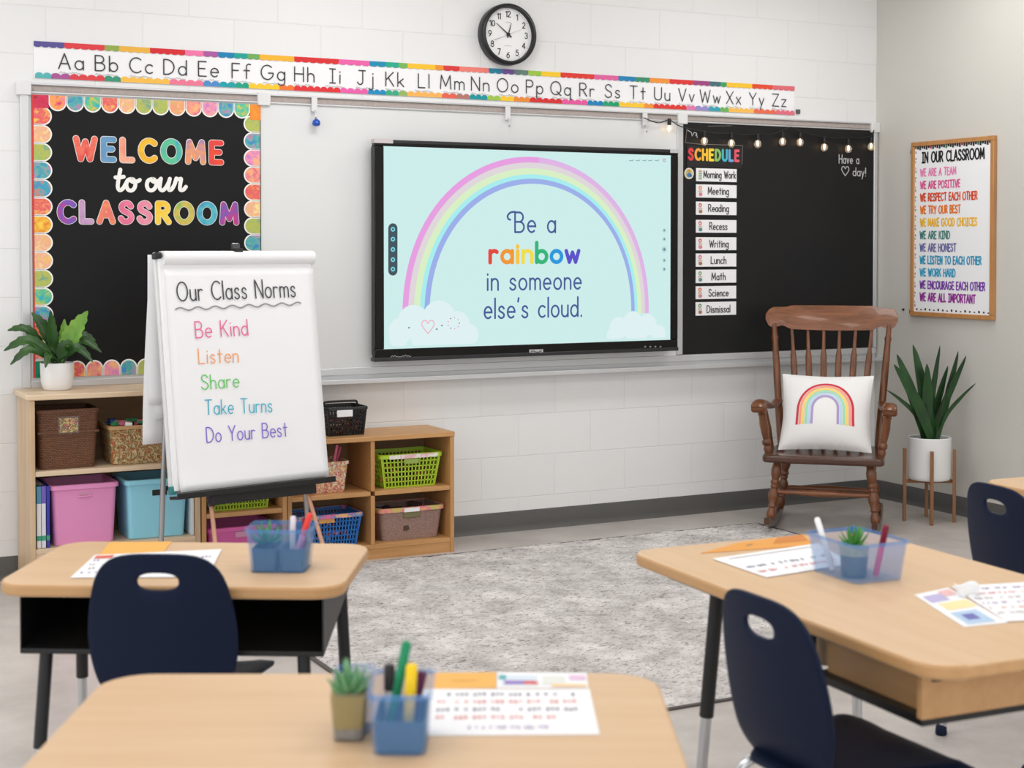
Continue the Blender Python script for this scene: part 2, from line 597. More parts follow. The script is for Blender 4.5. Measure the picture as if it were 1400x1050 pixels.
G = {
    'A': (.70, [[(0, 0), (.35, 1), (.70, 0)], [(.13, .35), (.57, .35)]]),
    'B': (.58, [[(0, 0), (0, 1), (.25, 1)] + A_(.27, .76, .25, .24, 90, -90) + [(0, .52)], [(.25, .52)] + A_(.3, .26, .28, .26, 90, -90) + [(0, 0)]]),
    'C': (.70, [A_(.42, .5, .42, .5, 48, 312)]),
    'D': (.66, [[(0, 0), (0, 1), (.18, 1)] + A_(.18, .5, .48, .5, 90, -90) + [(0, 0)]]),
    'E': (.50, [[(.5, 1), (0, 1), (0, 0), (.5, 0)], [(0, .52), (.42, .52)]]),
    'F': (.50, [[(.5, 1), (0, 1), (0, 0)], [(0, .52), (.42, .52)]]),
    'G': (.82, [A_(.42, .5, .42, .5, 48, 345) + [(.82, .46), (.5, .46)]]),
    'H': (.62, [[(0, 0), (0, 1)], [(.62, 0), (.62, 1)], [(0, .52), (.62, .52)]]),
    'I': (.40, [[(.2, 0), (.2, 1)], [(0, 0), (.4, 0)], [(0, 1), (.4, 1)]]),
    'J': (.56, [[(.1, 1), (.56, 1)], [(.38, 1), (.38, .24)] + A_(.19, .22, .19, .22, 0, -165)]),
    'K': (.58, [[(0, 0), (0, 1)], [(.54, 1), (0, .42)], [(.17, .6), (.58, 0)]]),
    'L': (.48, [[(0, 1), (0, 0), (.48, 0)]]),
    'M': (.80, [[(0, 0), (.07, 1), (.4, .2), (.73, 1), (.8, 0)]]),
    'N': (.64, [[(0, 0), (0, 1), (.64, 0), (.64, 1)]]),
    'O': (.84, [A_(.42, .5, .42, .5, 90, 450, 28)]),
    'P': (.54, [[(0, 0), (0, 1), (.25, 1)] + A_(.27, .74, .27, .26, 90, -90) + [(0, .48)]]),
    'Q': (.84, [A_(.42, .5, .42, .5, 90, 450, 28), [(.5, .25), (.84, -.05)]]),
    'R': (.58, [[(0, 0), (0, 1), (.25, 1)] + A_(.27, .75, .26, .25, 90, -90) + [(0, .5)], [(.24, .5), (.58, 0)]]),
    'S': (.56, [S_([(.53, .83), (.43, .96), (.27, 1), (.1, .93), (.04, .77), (.12, .61), (.29, .52), (.46, .42), (.55, .26), (.48, .08), (.29, 0), (.11, .04), (0, .18)])]),
    'T': (.64, [[(.32, 0), (.32, 1)], [(0, 1), (.64, 1)]]),
    'U': (.62, [[(0, 1), (0, .31)] + A_(.31, .31, .31, .31, 180, 360) + [(.62, 1)]]),
    'V': (.66, [[(0, 1), (.33, 0), (.66, 1)]]),
    'W': (.92, [[(0, 1), (.23, 0), (.46, .85), (.69, 0), (.92, 1)]]),
    'X': (.62, [[(0, 0), (.62, 1)], [(0, 1), (.62, 0)]]),
    'Y': (.64, [[(0, 1), (.32, .48), (.64, 1)], [(.32, .48), (.32, 0)]]),
    'Z': (.60, [[(0, 1), (.6, 1), (0, 0), (.6, 0)]]),
    'a': (.50, [A_(.25, .29, .25, .29, 20, 380, 24), [(.5, .58), (.5, 0)]]),
    'b': (.50, [[(0, 1), (0, 0)], A_(.25, .29, .25, .29, 160, -200, 24)]),
    'c': (.44, [A_(.26, .29, .26, .29, 48, 312)]),
    'd': (.50, [A_(.25, .29, .25, .29, 20, 380, 24), [(.5, 1), (.5, 0)]]),
    'e': (.50, [[(.02, .3), (.5, .3)] + A_(.26, .29, .25, .29, 0, 312)]),
    'f': (.40, [A_(.34, .8, .17, .2, 55, 180) + [(.17, 0)], [(0, .55), (.36, .55)]]),
    'g': (.50, [A_(.25, .29, .25, .29, 20, 380, 24), [(.5, .58), (.5, -.15)] + A_(.26, -.15, .24, .2, 0, -150)]),
    'h': (.44, [[(0, 1), (0, 0)], [(0, .33)] + A_(.22, .36, .22, .22, 165, 0) + [(.44, 0)]]),
    'i': (.06, [[(.03, .58), (.03, 0)], [(.03, .79), (.03, .82)]]),
    'j': (.26, [[(.26, .58), (.26, -.15)] + A_(.1, -.15, .16, .2, 0, -140), [(.26, .79), (.26, .82)]]),
    'k': (.44, [[(0, 1), (0, 0)], [(.4, .56), (0, .22)], [(.14, .33), (.44, 0)]]),
    'l': (.04, [[(.02, 1), (.02, 0)]]),
    'm': (.72, [[(0, .58), (0, 0)], [(0, .36)] + A_(.18, .38, .18, .2, 165, 0) + [(.36, 0)], [(.36, .36)] + A_(.54, .38, .18, .2, 165, 0) + [(.72, 0)]]),
    'n': (.44, [[(0, .58), (0, 0)], [(0, .33)] + A_(.22, .36, .22, .22, 165, 0) + [(.44, 0)]]),
    'o': (.52, [A_(.26, .29, .26, .29, 90, 450, 24)]),
    'p': (.50, [[(0, .58), (0, -.35)], A_(.25, .29, .25, .29, 160, -200, 24)]),
    'q': (.56, [A_(.25, .29, .25, .29, 20, 380, 24), [(.5, .58), (.5, -.35), (.6, -.28)]]),
    'r': (.34, [[(0, .58), (0, 0)], [(0, .32)] + A_(.2, .36, .2, .22, 170, 50)]),
    's': (.40, [S_([(.37, .48), (.28, .57), (.16, .58), (.05, .5), (.06, .38), (.2, .3), (.35, .22), (.38, .1), (.27, .01), (.12, .01), (.01, .1)])]),
    't': (.40, [[(.2, .9), (.2, 0)], [(.02, .6), (.38, .6)]]),
    'u': (.44, [[(0, .58), (0, .22)] + A_(.22, .22, .22, .22, 180, 345), [(.44, .58), (.44, 0)]]),
    'v': (.44, [[(0, .58), (.22, 0), (.44, .58)]]),
    'w': (.64, [[(0, .58), (.16, 0), (.32, .5), (.48, 0), (.64, .58)]]),
    'x': (.42, [[(0, 0), (.42, .58)], [(0, .58), (.42, 0)]]),
    'y': (.44, [[(0, .58), (.23, 0)], [(.44, .58), (.08, -.35)]]),
    'z': (.42, [[(0, .58), (.42, .58), (0, 0), (.42, 0)]]),
    '0': (.58, [A_(.29, .5, .29, .5, 90, 450, 26)]),
    '1': (.26, [[(0, .8), (.22, 1), (.22, 0)]]),
    '2': (.56, [A_(.28, .73, .27, .27, 165, -30) + [(0, 0), (.56, 0)]]),
    '3': (.54, [A_(.26, .76, .25, .24, 150, -80), A_(.26, .27, .28, .27, 85, -155)]),
    '4': (.60, [[(.44, 0), (.44, 1), (0, .3), (.6, .3)]]),
    '5': (.56, [[(.5, 1), (.1, 1), (.05, .55)] + A_(.26, .32, .29, .32, 125, -150)]),
    '6': (.56, [A_(.28, .3, .28, .3, 160, 520, 24), S_([(.46, .97), (.2, .75), (.03, .4), (.0, .28)])]),
    '7': (.54, [[(0, 1), (.54, 1), (.18, 0)]]),
    '8': (.56, [A_(.28, .76, .24, .24, 90, 450, 22), A_(.28, .27, .28, .27, 90, 450, 22)]),
    '9': (.56, [A_(.28, .7, .28, .3, -20, 340, 24), S_([(.56, .72), (.53, .5), (.36, .2), (.14, .02)])]),
    "'": (.08, [[(.06, 1), (.02, .82)]]),
    '.': (.06, [[(.03, .0), (.03, .03)]]),
    '!': (.06, [[(.03, 1), (.03, .3)], [(.03, 0), (.03, .03)]]),
    ' ': (.34, []),
}


def layout(s, gap=0.2):
    """-> (total width, [(char index, stroke)]) with cap height 1"""
    x, out = 0.0, []
    for i, ch in enumerate(s):
        w_, st = G[ch]
        for k in st:
            out.append((i, [(px + x, py) for px, py in k]))
        x += w_ + gap
    return x - gap, out


def ribbon(mb, pts, half, fn, m, caps=True):
    """a flat stroke of round ends; fn maps 2-D to a point"""
    P = []
    for p in pts:
        q = Vector((p[0], p[1]))
        if not P or (q - P[-1]).length > 1e-6:
            P.append(q)
    if len(P) < 2:
        return
    n = len(P)
    closed = (P[0] - P[-1]).length < 1e-4
    runs, cur = [], [0]
    for i in range(1, n):
        cur.append(i)
        if i < n - 1:
            a, b = (P[i] - P[i - 1]).normalized(), (P[i + 1] - P[i]).normalized()
            if a.dot(b) < 0.75:
                runs.append(cur)
                cur = [i]
    runs.append(cur)
    q0 = fn(*P[0])
    nrm = (fn(P[0].x + 1e-3, P[0].y) - q0).cross(fn(P[0].x, P[0].y + 1e-3) - q0).normalized()
    k_ = getattr(mb, 'layer', 0)
    for run in runs:
        k_ += 1
        off = nrm * (2.5e-5 * (k_ % 12))
        vs, fs = [], []
        for j, i in enumerate(run):
            a = P[run[max(0, j - 1)]]
            b = P[run[min(len(run) - 1, j + 1)]]
            if closed and len(runs) == 1 and j in (0, len(run) - 1):
                a, b = P[-2], P[1]
            d = (b - a).normalized()
            nn = Vector((-d.y, d.x)) * half
            vs += [fn(*(P[i] - nn)) + off, fn(*(P[i] + nn)) + off]
        for j in range(len(run) - 1):
            a = 2 * j
            fs.append((a, a + 2, a + 3, a + 1))
        mb.add(vs, fs, m)
        if caps and not (closed and len(runs) == 1):
            for i, e in ((run[0], 1), (run[-1], -1)):
                # a half disc beyond the end of the run
                d = (P[run[1]] - P[run[0]]) if e == 1 else (P[run[-2]] - P[run[-1]])
                t0 = math.atan2(d.y, d.x) + PI / 2
                mb.add([fn(P[i].x + half * math.cos(t0 + PI * k / 8), P[i].y + half * math.sin(t0 + PI * k / 8)) + off for k in range(9)], [tuple(range(9))], m)
    mb.layer = k_


def write(mb, s, plane, p0, p1, cap, stroke, mats, h=0.0012, gap=0.2, slant=0.0, lift=0.0, bounce=0.0, level=True):
    """write s on a plane from photo point p0 to p1 (baseline ends), cap height in photo pixels; stroke half width as a share of the cap height"""
    a0, b0 = plane.px(*p0)
    a1, b1 = plane.px(*p1)
    hh = plane.px(p0[0], p0[1] - cap)[1] - b0
    if level:
        b0 = b1 = (b0 + b1) / 2
    put(mb, s, plane, (a0, b0), (a1, b1), hh, stroke, mats, h, gap, slant, bounce)


def put(mb, s, plane, q0, q1, hh, stroke, mats, h=0.0012, gap=0.2, slant=0.0, bounce=0.0):
    wtot, strokes = layout(s, gap)
    sx = math.hypot(q1[0] - q0[0], q1[1] - q0[1]) / wtot
    dx, dy = (q1[0] - q0[0]) / (wtot * sx), (q1[1] - q0[1]) / (wtot * sx)
    for i, st in strokes:
        m = mats[i % len(mats)] if isinstance(mats, (list, tuple)) else mats
        bo = bounce * math.sin(i * 2.3) * hh
        pts = []
        for x, y in st:
            X, Y = x * sx + slant * y * hh, y * hh + bo
            pts.append((q0[0] + X * dx - Y * dy, q0[1] + X * dy + Y * dx))
        ribbon(mb, pts, stroke * hh, lambda a, b: plane.at(a, b, h), m)


def disc(mb, plane, a, b, rx, ry, m, h, n=28):
    mb.add([plane.at(a + rx * math.cos(2 * PI * k / n), b + ry * math.sin(2 * PI * k / n), h) for k in range(n)], [tuple(range(n))], m)


def rect(mb, plane, a0, b0, a1, b1, m, h):
    mb.add([plane.at(a0, b0, h), plane.at(a1, b0, h), plane.at(a1, b1, h), plane.at(a0, b1, h)], [(0, 1, 2, 3)], m)


def scribble(mb, plane, a0, a1, b, hh, m, h, n=9, half=None):
    pts = [(a0 + (a1 - a0) * i / n, b + hh * (0.5 + 0.5 * math.sin(i * 2.4 + b * 50)) * (1 if i % 2 else -0.2)) for i in range(n + 1)]
    ribbon(mb, pts, half or hh * 0.22, lambda x, y: plane.at(x, y, h), m)

# ================================================================== THE ROOM
mb = MB(); mb.box((-8.6, -9.2, -0.1), (0.1, 0.1, 0.0), concrete_mat()); struct(mb.build('floor'))
mb = MB(); mb.box((-8.6, 0.0, 0.0), (0.1, 0.1, 3.0), block_wall_mat()); struct(mb.build('wall_back'))
M_RWALL = mat('beige_grey_paint', (206, 203, 196), 0.55, bump=0.12, bscale=160)
mb = MB(); mb.box((0.0, -9.2, 0.0), (0.1, 0.0, 3.0), M_RWALL); struct(mb.build('wall_right'))
mb = MB(); mb.box((-8.6, -9.2, 3.0), (0.1, 0.1, 3.1), mat('ceiling_white', (238, 238, 236), 0.8)); struct(mb.build('ceiling'))


def cove(name, p0, p1, nrm):
    """rubber base strip with a small toe"""
    p0, p1, nrm = Vector(p0), Vector(p1), Vector(nrm)
    prof = [(0, 0), (0.016, 0), (0.012, 0.006), (0.007, 0.016), (0.005, 0.03), (0.005, 0.092), (0.002, 0.098), (0, 0.098)]
    m = MB()
    n = len(prof)
    vs = [p + nrm * a + Vector((0, 0, b)) for p in (p0, p1) for a, b in prof]
    fs = [(i, i + n, (i + 1) % n + n, (i + 1) % n) for i in range(n)] + [tuple(range(n)), tuple(reversed(range(n, 2 * n)))]
    m.add(vs, fs, M_BASE)
    return struct(m.build(name))


cove('baseboard_back', (-8.6, 0, 0), (0, 0, 0), (0, -1, 0))
cove('baseboard_right', (0, -0.016, 0), (0, -9.2, 0), (-1, 0, 0))

# ------------------------------------------------------------------ whiteboard with its rail and tray
wb = thing('whiteboard', 'long white dry-erase board on the block wall with aluminium rail and tray', 'whiteboard', (-2.3, 0, 0.8))
ox = 2.3


def Wb(x):
    return x + ox


mb = MB(); mb.box((Wb(-4.55), -0.02, 0.03), (Wb(-1.33), -0.001, 1.24), M_BOARD); mb.build('panel', wb)
mb = MB(); mb.box((Wb(-4.58), -0.026, 0.0), (Wb(-4.545), -0.001, 1.25), M_ALU); mb.build('side_trim', wb, bevel=0.003)
mb = MB(); mb.box((Wb(-4.545), -0.025, 0.0), (Wb(-3.2), -0.001, 0.03), M_ALU); mb.build('bottom_trim', wb, bevel=0.003)
mb = MB()
mb.box((Wb(-4.57), -0.028, 1.232), (Wb(-0.012), -0.001, 1.24), M_ALU)
mb.box((Wb(-4.57), -0.028, 1.267), (Wb(-0.012), -0.001, 1.275), M_ALU)
mb.box((Wb(-4.57), -0.018, 1.24), (Wb(-0.012), -0.001, 1.267), M_CORK)
mb.build('map_rail', wb, bevel=0.002)
for x in (-4.565, -3.53, -1.30, -0.03):
    mb = MB(); mb.box((Wb(x - 0.03), -0.034, 1.222), (Wb(x + 0.03), -0.001, 1.279), M_WHITE_METAL); mb.build('rail_clip', wb, bevel=0.004)
mb = MB()
mb.box((Wb(-3.5), -0.024, 0.0), (Wb(-0.012), -0.001, 0.034), M_ALU)
mb.box((Wb(-3.5), -0.075, -0.035), (Wb(-0.012), -0.001, -0.026), M_ALU)
mb.box((Wb(-3.5), -0.079, -0.037), (Wb(-0.012), -0.073, -0.016), M_ALU)
mb.box((Wb(-3.5), -0.018, -0.028), (Wb(-0.012), -0.001, 0.002), M_ALU)
mb.build('marker_tray', wb, bevel=0.002)
for x in (-3.295, -2.31, -1.53):
    mb = MB()
    mb.box((Wb(x - 0.013), -0.036, 1.205), (Wb(x + 0.013), -0.028, 1.27), M_WHITE_METAL)
    mb.tube([(Wb(x), -0.036, 1.21), (Wb(x), -0.05, 1.195), (Wb(x), -0.055, 1.18), (Wb(x), -0.045, 1.172)], 0.004, M_ALU, 8)
    mb.build('map_hook', wb)
mb = MB(); mb.lathe([(0.001, 0), (0.014, 0.004), (0.019, 0.014), (0.016, 0.026), (0.006, 0.034), (0.001, 0.036)], mat('blue_magnet', (28, 82, 178), 0.3), (0, 0, 0), 20)
tag(mb.build('hanging_bead'), 'small round blue bead hanging under the board rail', 'bead').location = (-3.292, -0.05, 1.936)

# ------------------------------------------------------------------ welcome poster
PW = back(-0.03)
px0, pz0 = -4.535, 0.842
px1, pz1 = -3.545, 2.026
wp = thing('welcome_poster', 'black welcome poster reading WELCOME to our CLASSROOM with a colourful scalloped border', 'poster', ((px0 + px1) / 2, -0.021, pz0))
PWl = Plane((-(px0 + px1) / 2, -0.009 + 0.021 - 0.021, -pz0), (1, 0, 0), (0, 0, 1))


class Shift(Plane):
    """a plane whose points come out local to a thing placed at loc (unrotated)"""

    def __init__(self, base, loc):
        self.o, self.u, self.v, self.n = base.o, base.u, base.v, base.n
        self.loc = Vector(loc)

    def at(self, a, b, h=0.0):
        return Plane.at(self, a, b, h) - self.loc


M_POSTER = mat('poster_black', (22, 22, 23), 0.5, spec=0.2)
PL = Shift(back(-0.024), wp.location)
mb = MB(); mb.box((px0 - wp.location.x, -0.003, 0), (px1 - wp.location.x, 0, pz1 - pz0), M_POSTER); mb.build('backing', wp)
BORD = [((236, 90, 60), (240, 170, 60), (250, 210, 80)), ((240, 120, 170), (250, 170, 90), (226, 60, 110)), ((110, 120, 200), (60, 170, 190), (230, 120, 90)),
        ((60, 180, 190), (120, 200, 120), (240, 180, 80)), ((240, 150, 70), (230, 90, 110), (250, 200, 90)), ((245, 205, 100), (240, 175, 150), (250, 230, 150)),
        ((150, 190, 110), (190, 190, 90), (120, 170, 140)), ((245, 200, 130), (240, 160, 120), (210, 200, 120)), ((220, 90, 130), (240, 150, 140), (250, 190, 120)),
        ((200, 130, 200), (240, 150, 180), (250, 190, 120)), ((70, 130, 200), (90, 180, 170), (200, 120, 180)), ((40, 170, 200), (110, 200, 140), (240, 190, 70))]
BM = [patches_mat('border_paint_%d' % i, c, 34) for i, c in enumerate(BORD)]
M_BW = flat((246, 244, 240))
M_RED_EDGE = flat((214, 66, 62))


def scallops(name, along0, along1, edge, inward, vertical, n, order, depth=0.036):
    """scalloped paper border: n tabs between two points on an edge"""
    m = MB()
    st = (along1 - along0) / n
    hw = abs(st) / 2

    def P(a, d, h):
        return PL.at(edge + inward * d, a, h) if vertical else PL.at(a, edge + inward * d, h)

    for i in range(n):
        c = along0 + (i + 0.5) * st
        for k, (g, h, mt) in enumerate(((0.0, 0.0012, M_BW), (0.005, 0.002, BM[order[i % len(order)]]))):
            r = hw - (g if k else -0.001)
            pts = [(c - r, 0.0)] + [(c + r * math.cos(t), depth + r * math.sin(t)) for t in [PI - PI * j / 16 for j in range(17)]] + [(c + r, 0.0)]
            vs = [P(a, d, h) for a, d in pts]
            nn = (vs[1] - vs[0]).cross(vs[8] - vs[0])
            f = tuple(range(len(vs)))
            m.add(vs, [f if nn.y < 0 else tuple(reversed(f))], mt)
    m.build(name, wp, smooth=0)


scallops('border_strip', px0 + 0.07, px1 - 0.05, pz1, -1, False, 12, (1, 10, 11, 4, 5, 6, 6, 7, 8, 9, 10, 11), 0.028)
scallops('border_strip', px0 + 0.07, px1 - 0.05, pz0, 1, False, 12, (5, 4, 8, 9, 10, 6, 7, 4, 9, 11, 5, 0), 0.03)
scallops('border_strip', pz1 - 0.05, pz0, px0 + 0.008, 1, True, 15, (4, 5, 6, 10, 2, 4, 0, 5, 5, 6, 11, 10, 4, 8, 5))
scallops('border_strip', pz1 - 0.05, pz0, px1 - 0.004, -1, True, 15, (6, 10, 9, 8, 4, 5, 6, 10, 2, 4, 9, 0, 11, 6, 5))
for q, mt, hh_ in (((px0, pz1 - 0.055, px0 + 0.07, pz1), patches_mat('corner_a', ((40, 40, 50), (214, 60, 90), (200, 50, 80)), 22), 0.0024),
                   ((px1 - 0.05, pz1 - 0.07, px1, pz1), patches_mat('corner_b', ((240, 150, 50), (236, 140, 50), (245, 160, 60)), 22), 0.0024),
                   ((px0, pz0, px0 + 0.05, pz0 + 0.07), patches_mat('corner_c', ((20, 120, 90), (24, 140, 100), (20, 110, 100)), 22), 0.0024)):
    mb = MB(); rect(mb, PL, *q, mt, hh_); mb.build('border_corner', wp, smooth=0)
mb = MB(); rect(mb, PL, px0, pz0, px0 + 0.007, pz1, M_RED_EDGE, 0.003); mb.build('edge_strip', wp, smooth=0)

WC = [(222, 54, 62), (84, 140, 190), (242, 150, 130), (246, 196, 54), (60, 170, 190), (160, 130, 190), (236, 80, 52)]
WC2 = [(240, 120, 100), (110, 160, 200), (246, 180, 150), (240, 180, 50), (100, 200, 150), (240, 160, 100), (230, 70, 70)]
CC = [(200, 60, 130), (178, 130, 176), (246, 160, 90), (240, 140, 160), (238, 130, 160), (246, 196, 50), (110, 190, 90), (50, 140, 190), (214, 50, 120)]
CC2 = [(120, 90, 190), (200, 160, 200), (236, 120, 110), (230, 110, 150), (236, 150, 170), (250, 214, 80), (220, 190, 90), (90, 190, 200), (120, 90, 180)]


def wl(i, a, b, key):
    return patches_mat('letter_%s_%d' % (key, i), (a, b, a), 12)


mb = MB()
mats = [wl(i, a, b, 'w') for i, (a, b) in enumerate(zip(WC, WC2))]
write(mb, 'WELCOME', PL, (104, 218), (302, 221), 27.5, 0.168, M_BW, 0.0012, 0.46)
write(mb, 'WELCOME', PL, (104, 218), (302, 221), 27.5, 0.142, mats, 0.002, 0.46)
mb.build('welcome_lettering', wp, smooth=0)
mb = MB()
curs = [S_([(.0, .62), (.18, .62), (.34, .66)]), S_([(.2, 1.0), (.12, .5), (.09, .16), (.17, .0), (.3, .08), (.42, .3), (.52, .5), (.64, .56)]),
        S_([(.64, .56), (.5, .46), (.45, .24), (.53, .03), (.68, .0), (.8, .14), (.83, .36), (.74, .54), (.62, .54), (.72, .42), (.94, .46), (1.02, .52)])]
cu2 = [S_([(.22, .56), (.07, .46), (.02, .24), (.09, .03), (.24, .0), (.37, .14), (.41, .36), (.31, .54), (.2, .54), (.3, .42), (.5, .46), (.6, .58)]),
       S_([(.6, .58), (.56, .3), (.55, .1), (.66, .0), (.8, .14), (.92, .4), (.97, .58)]), S_([(.97, .58), (.91, .25), (.93, .04), (1.04, .06), (1.16, .3), (1.24, .6)]),
       S_([(1.24, .6), (1.34, .56), (1.44, .58), (1.4, .3), (1.4, .06), (1.52, .04), (1.64, .2)])]
for strokes, xl, xr, wd in ((curs, 158, 191, 1.02), (cu2, 200, 254, 1.64)):
    a0, b0 = PL.px(xl, 260)
    a1, _ = PL.px(xr, 260)
    sx = (a1 - a0) / wd
    hh = 0.088
    for st in strokes:
        ribbon(mb, [(a0 + x * sx, b0 + y * hh) for x, y in st], 0.0085, lambda a, b: PL.at(a, b, 0.002), M_BW)
mb.build('script_lettering', wp, smooth=0)
mb = MB()
mats = [wl(i, a, b, 'c') for i, (a, b) in enumerate(zip(CC, CC2))]
write(mb, 'CLASSROOM', PL, (82, 304), (323, 303), 26, 0.17, M_BW, 0.0012, 0.44)
write(mb, 'CLASSROOM', PL, (82, 304), (323, 303), 26, 0.144, mats, 0.002, 0.44)
mb.build('classroom_lettering', wp, smooth=0)

# ------------------------------------------------------------------ alphabet strip
ab = thing('alphabet_banner', 'long white alphabet strip from Aa to Zz with rainbow edges above the board', 'banner', (-2.545, -0.001, 2.098))
AB = Shift(back(-0.003), ab.location)
ax0, ax1, az0, az1 = -4.521, -0.567, 2.0985, 2.252
mb = MB(); mb.box((ax0 - ab.location.x, -0.002, 0), (ax1 - ab.location.x, 0, az1 - az0), M_PAPER); mb.build('paper', ab)
SEGT = [(46, (92, 84, 150)), (88, (222, 66, 72)), (143, (150, 170, 80)), (163, (236, 180, 70)), (205, (214, 44, 52)), (253, (240, 120, 170)), (278, (170, 90, 160)), (298, (20, 130, 180)), (320, (30, 160, 150)),
        (338, (110, 170, 90)), (355, (248, 180, 50)), (402, (216, 48, 50)), (463, (232, 100, 170)), (505, (30, 140, 180)), (527, (40, 170, 140)), (545, (120, 180, 90)), (557, (248, 196, 50)), (595, (240, 150, 50)), (606, (220, 60, 60)),
        (628, (240, 130, 120)), (668, (40, 130, 160)), (686, (110, 80, 150)), (703, (100, 130, 120)), (722, (160, 200, 70)), (740, (250, 205, 50)), (766, (226, 60, 50)), (812, (226, 100, 160)), (845, (30, 130, 180)), (868, (60, 140, 110)),
        (888, (240, 150, 60)), (915, (220, 56, 56)), (947, (160, 70, 130)), (970, (70, 110, 120)), (985, (60, 160, 100)), (993, (248, 196, 50)), (1028, (230, 80, 50)), (1056, (226, 110, 120)), (1087, None)]
SEGB = [(48, (90, 180, 180)), (70, (170, 90, 150)), (96, (220, 70, 76)), (143, (60, 150, 120)), (165, (246, 190, 80)), (232, (236, 120, 150)), (278, (80, 140, 200)), (300, (30, 160, 170)), (322, (30, 160, 130)), (340, (250, 200, 50)), (382, (236, 120, 50)),
        (402, (222, 50, 56)), (465, (230, 96, 170)), (503, (30, 140, 190)), (527, (60, 170, 130)), (545, (150, 180, 100)), (557, (248, 180, 90)), (604, (232, 100, 80)), (624, (180, 120, 110)), (642, (20, 150, 160)), (666, (160, 200, 80)),
        (684, (250, 200, 50)), (702, (236, 140, 50)), (724, (216, 50, 50)), (768, (230, 90, 160)), (803, (20, 130, 190)), (824, (30, 160, 110)), (846, (250, 200, 50)), (880, (240, 150, 50)), (893, (220, 56, 50)), (938, (220, 120, 170)), (950, (150, 140, 200)),
        (968, (50, 160, 180)), (984, (110, 180, 90)), (996, (248, 190, 90)), (1030, (236, 110, 80)), (1060, (226, 110, 130)), (1087, None)]
for nm, segs, edge, dr, yy in (('top_border', SEGT, az1, -1, 80), ('bottom_border', SEGB, az0, 1, 130)):
    mb = MB()
    for (xa, col), (xb, _) in zip(segs, segs[1:]):
        if col is None:
            continue
        a0 = AB.px(xa, yy + (xa - 46) * 0.05)[0]
        a1 = AB.px(xb, yy + (xb - 46) * 0.05)[0]
        a0, a1 = max(a0, ax0), min(a1, ax1)
        m = flat(col)
        d = 0.02 if dr < 0 else 0.014
        lo, hi = sorted((edge, edge + dr * d))
        rect(mb, AB, a0, lo, a1, hi, m, 0.0028)
        k = max(1, round((a1 - a0) / 0.034))
        for i in range(k):
            c = a0 + (i + 0.5) * (a1 - a0) / k
            disc(mb, AB, c, edge + dr * (d - 0.002), (a1 - a0) / k / 2, 0.007 if dr < 0 else 0.012, m, 0.0029 + 0.00002 * i, 14)
    mb.build(nm, ab, smooth=0)
mb = MB()
ca, cb_ = AB.px(97, 92)[0], AB.px(1065, 135)[0]
INK = flat((62, 62, 66))
GREYINK = flat((176, 176, 178))
for i in range(26):
    U_, l_ = chr(65 + i), chr(97 + i)
    c = ca + (cb_ - ca) * i / 25
    s = U_ + l_
    wt, _ = layout(s, 0.3)
    wd = wt * 0.068
    put(mb, s, AB, (c - wd / 2, az0 + 0.043), (c + wd / 2, az0 + 0.043), 0.064, 0.042, INK, 0.003, 0.3)
    scribble(mb, AB, c - 0.048, c + 0.046, az0 + 0.026, 0.006, GREYINK, 0.003, 15, 0.001)
mb.build('alphabet_lettering', ab, smooth=0)
mb = MB(); mb.box((-0.012, -0.012, -0.012), (0.012, 0, 0.012), flat((90, 90, 92)))
tag(mb.build('wall_clip', bevel=0.003), 'tiny dark grey clip on the wall just past the Zz end of the alphabet strip', 'clip').location = (-0.545, -0.001, 2.118)

# ------------------------------------------------------------------ clock
ck = thing('wall_clock', 'round black-rimmed wall clock with a white dial near the ceiling', 'clock', (-2.31, -0.001, 2.415))
Xc = Matrix.Rotation(PI / 2, 4, 'X')
mb = MB(); mb.lathe([(0.146, 0.0), (0.148, 0.012), (0.148, 0.046), (0.145, 0.054), (0.139, 0.058), (0.131, 0.058), (0.128, 0.052), (0.127, 0.03), (0.0, 0.03)], M_BLACK, n=72, X=Xc); mb.build('case', ck)
mb = MB(); mb.lathe([(0.0, 0.0305), (0.1275, 0.0305), (0.1275, 0.034), (0.0, 0.034)], mat('dial_white', (240, 240, 240), 0.5), n=64, X=Xc); mb.build('dial', ck, smooth=0)
CK = Plane((0, -0.035, 0), (1, 0, 0), (0, 0, 1))
mb = MB()
DINK = flat((48, 48, 52))
for k in range(1, 13):
    a = PI / 2 - k * PI / 6
    s = str(k)
    wt, _ = layout(s, 0.16)
    hh = 0.027
    wd = wt * hh * 0.95
    cx, cz = 0.098 * math.cos(a), 0.098 * math.sin(a)
    put(mb, s, CK, (cx - wd / 2, cz - hh / 2), (cx + wd / 2, cz - hh / 2), hh, 0.075, DINK, 0.0006, 0.16)
for k in range(60):
    a = k * PI / 30
    l_ = 0.005 if k % 5 == 0 else 0.002
    ribbon(mb, [((0.122 - l_) * math.cos(a), (0.122 - l_) * math.sin(a)), (0.122 * math.cos(a), 0.122 * math.sin(a))], 0.0011 if k % 5 == 0 else 0.0005, lambda x, y: CK.at(x, y, 0.0006), DINK, caps=False)
scribble(mb, CK, -0.02, 0.02, -0.055, 0.003, GREYINK, 0.0006, 12, 0.0008)
scribble(mb, CK, -0.012, 0.012, 0.058, 0.003, GREYINK, 0.0006, 8, 0.0008)
mb.build('numerals', ck, smooth=0)


def hand(name, ang, ln, tail, wd, m, h):
    b = MB()
    a = math.radians(ang)
    dx, dz = math.sin(a), math.cos(a)
    nx, nz = dz, -dx
    q = [(-tail * dx - wd * nx, -tail * dz - wd * nz), (-tail * dx + wd * nx, -tail * dz + wd * nz), (ln * dx + wd * .3 * nx, ln * dz + wd * .3 * nz), (ln * dx - wd * .3 * nx, ln * dz - wd * .3 * nz)]
    b.prism([(x, z) for x, z in q], h, h + 0.0012, m, X=Xc)
    b.build(name, ck, smooth=0)


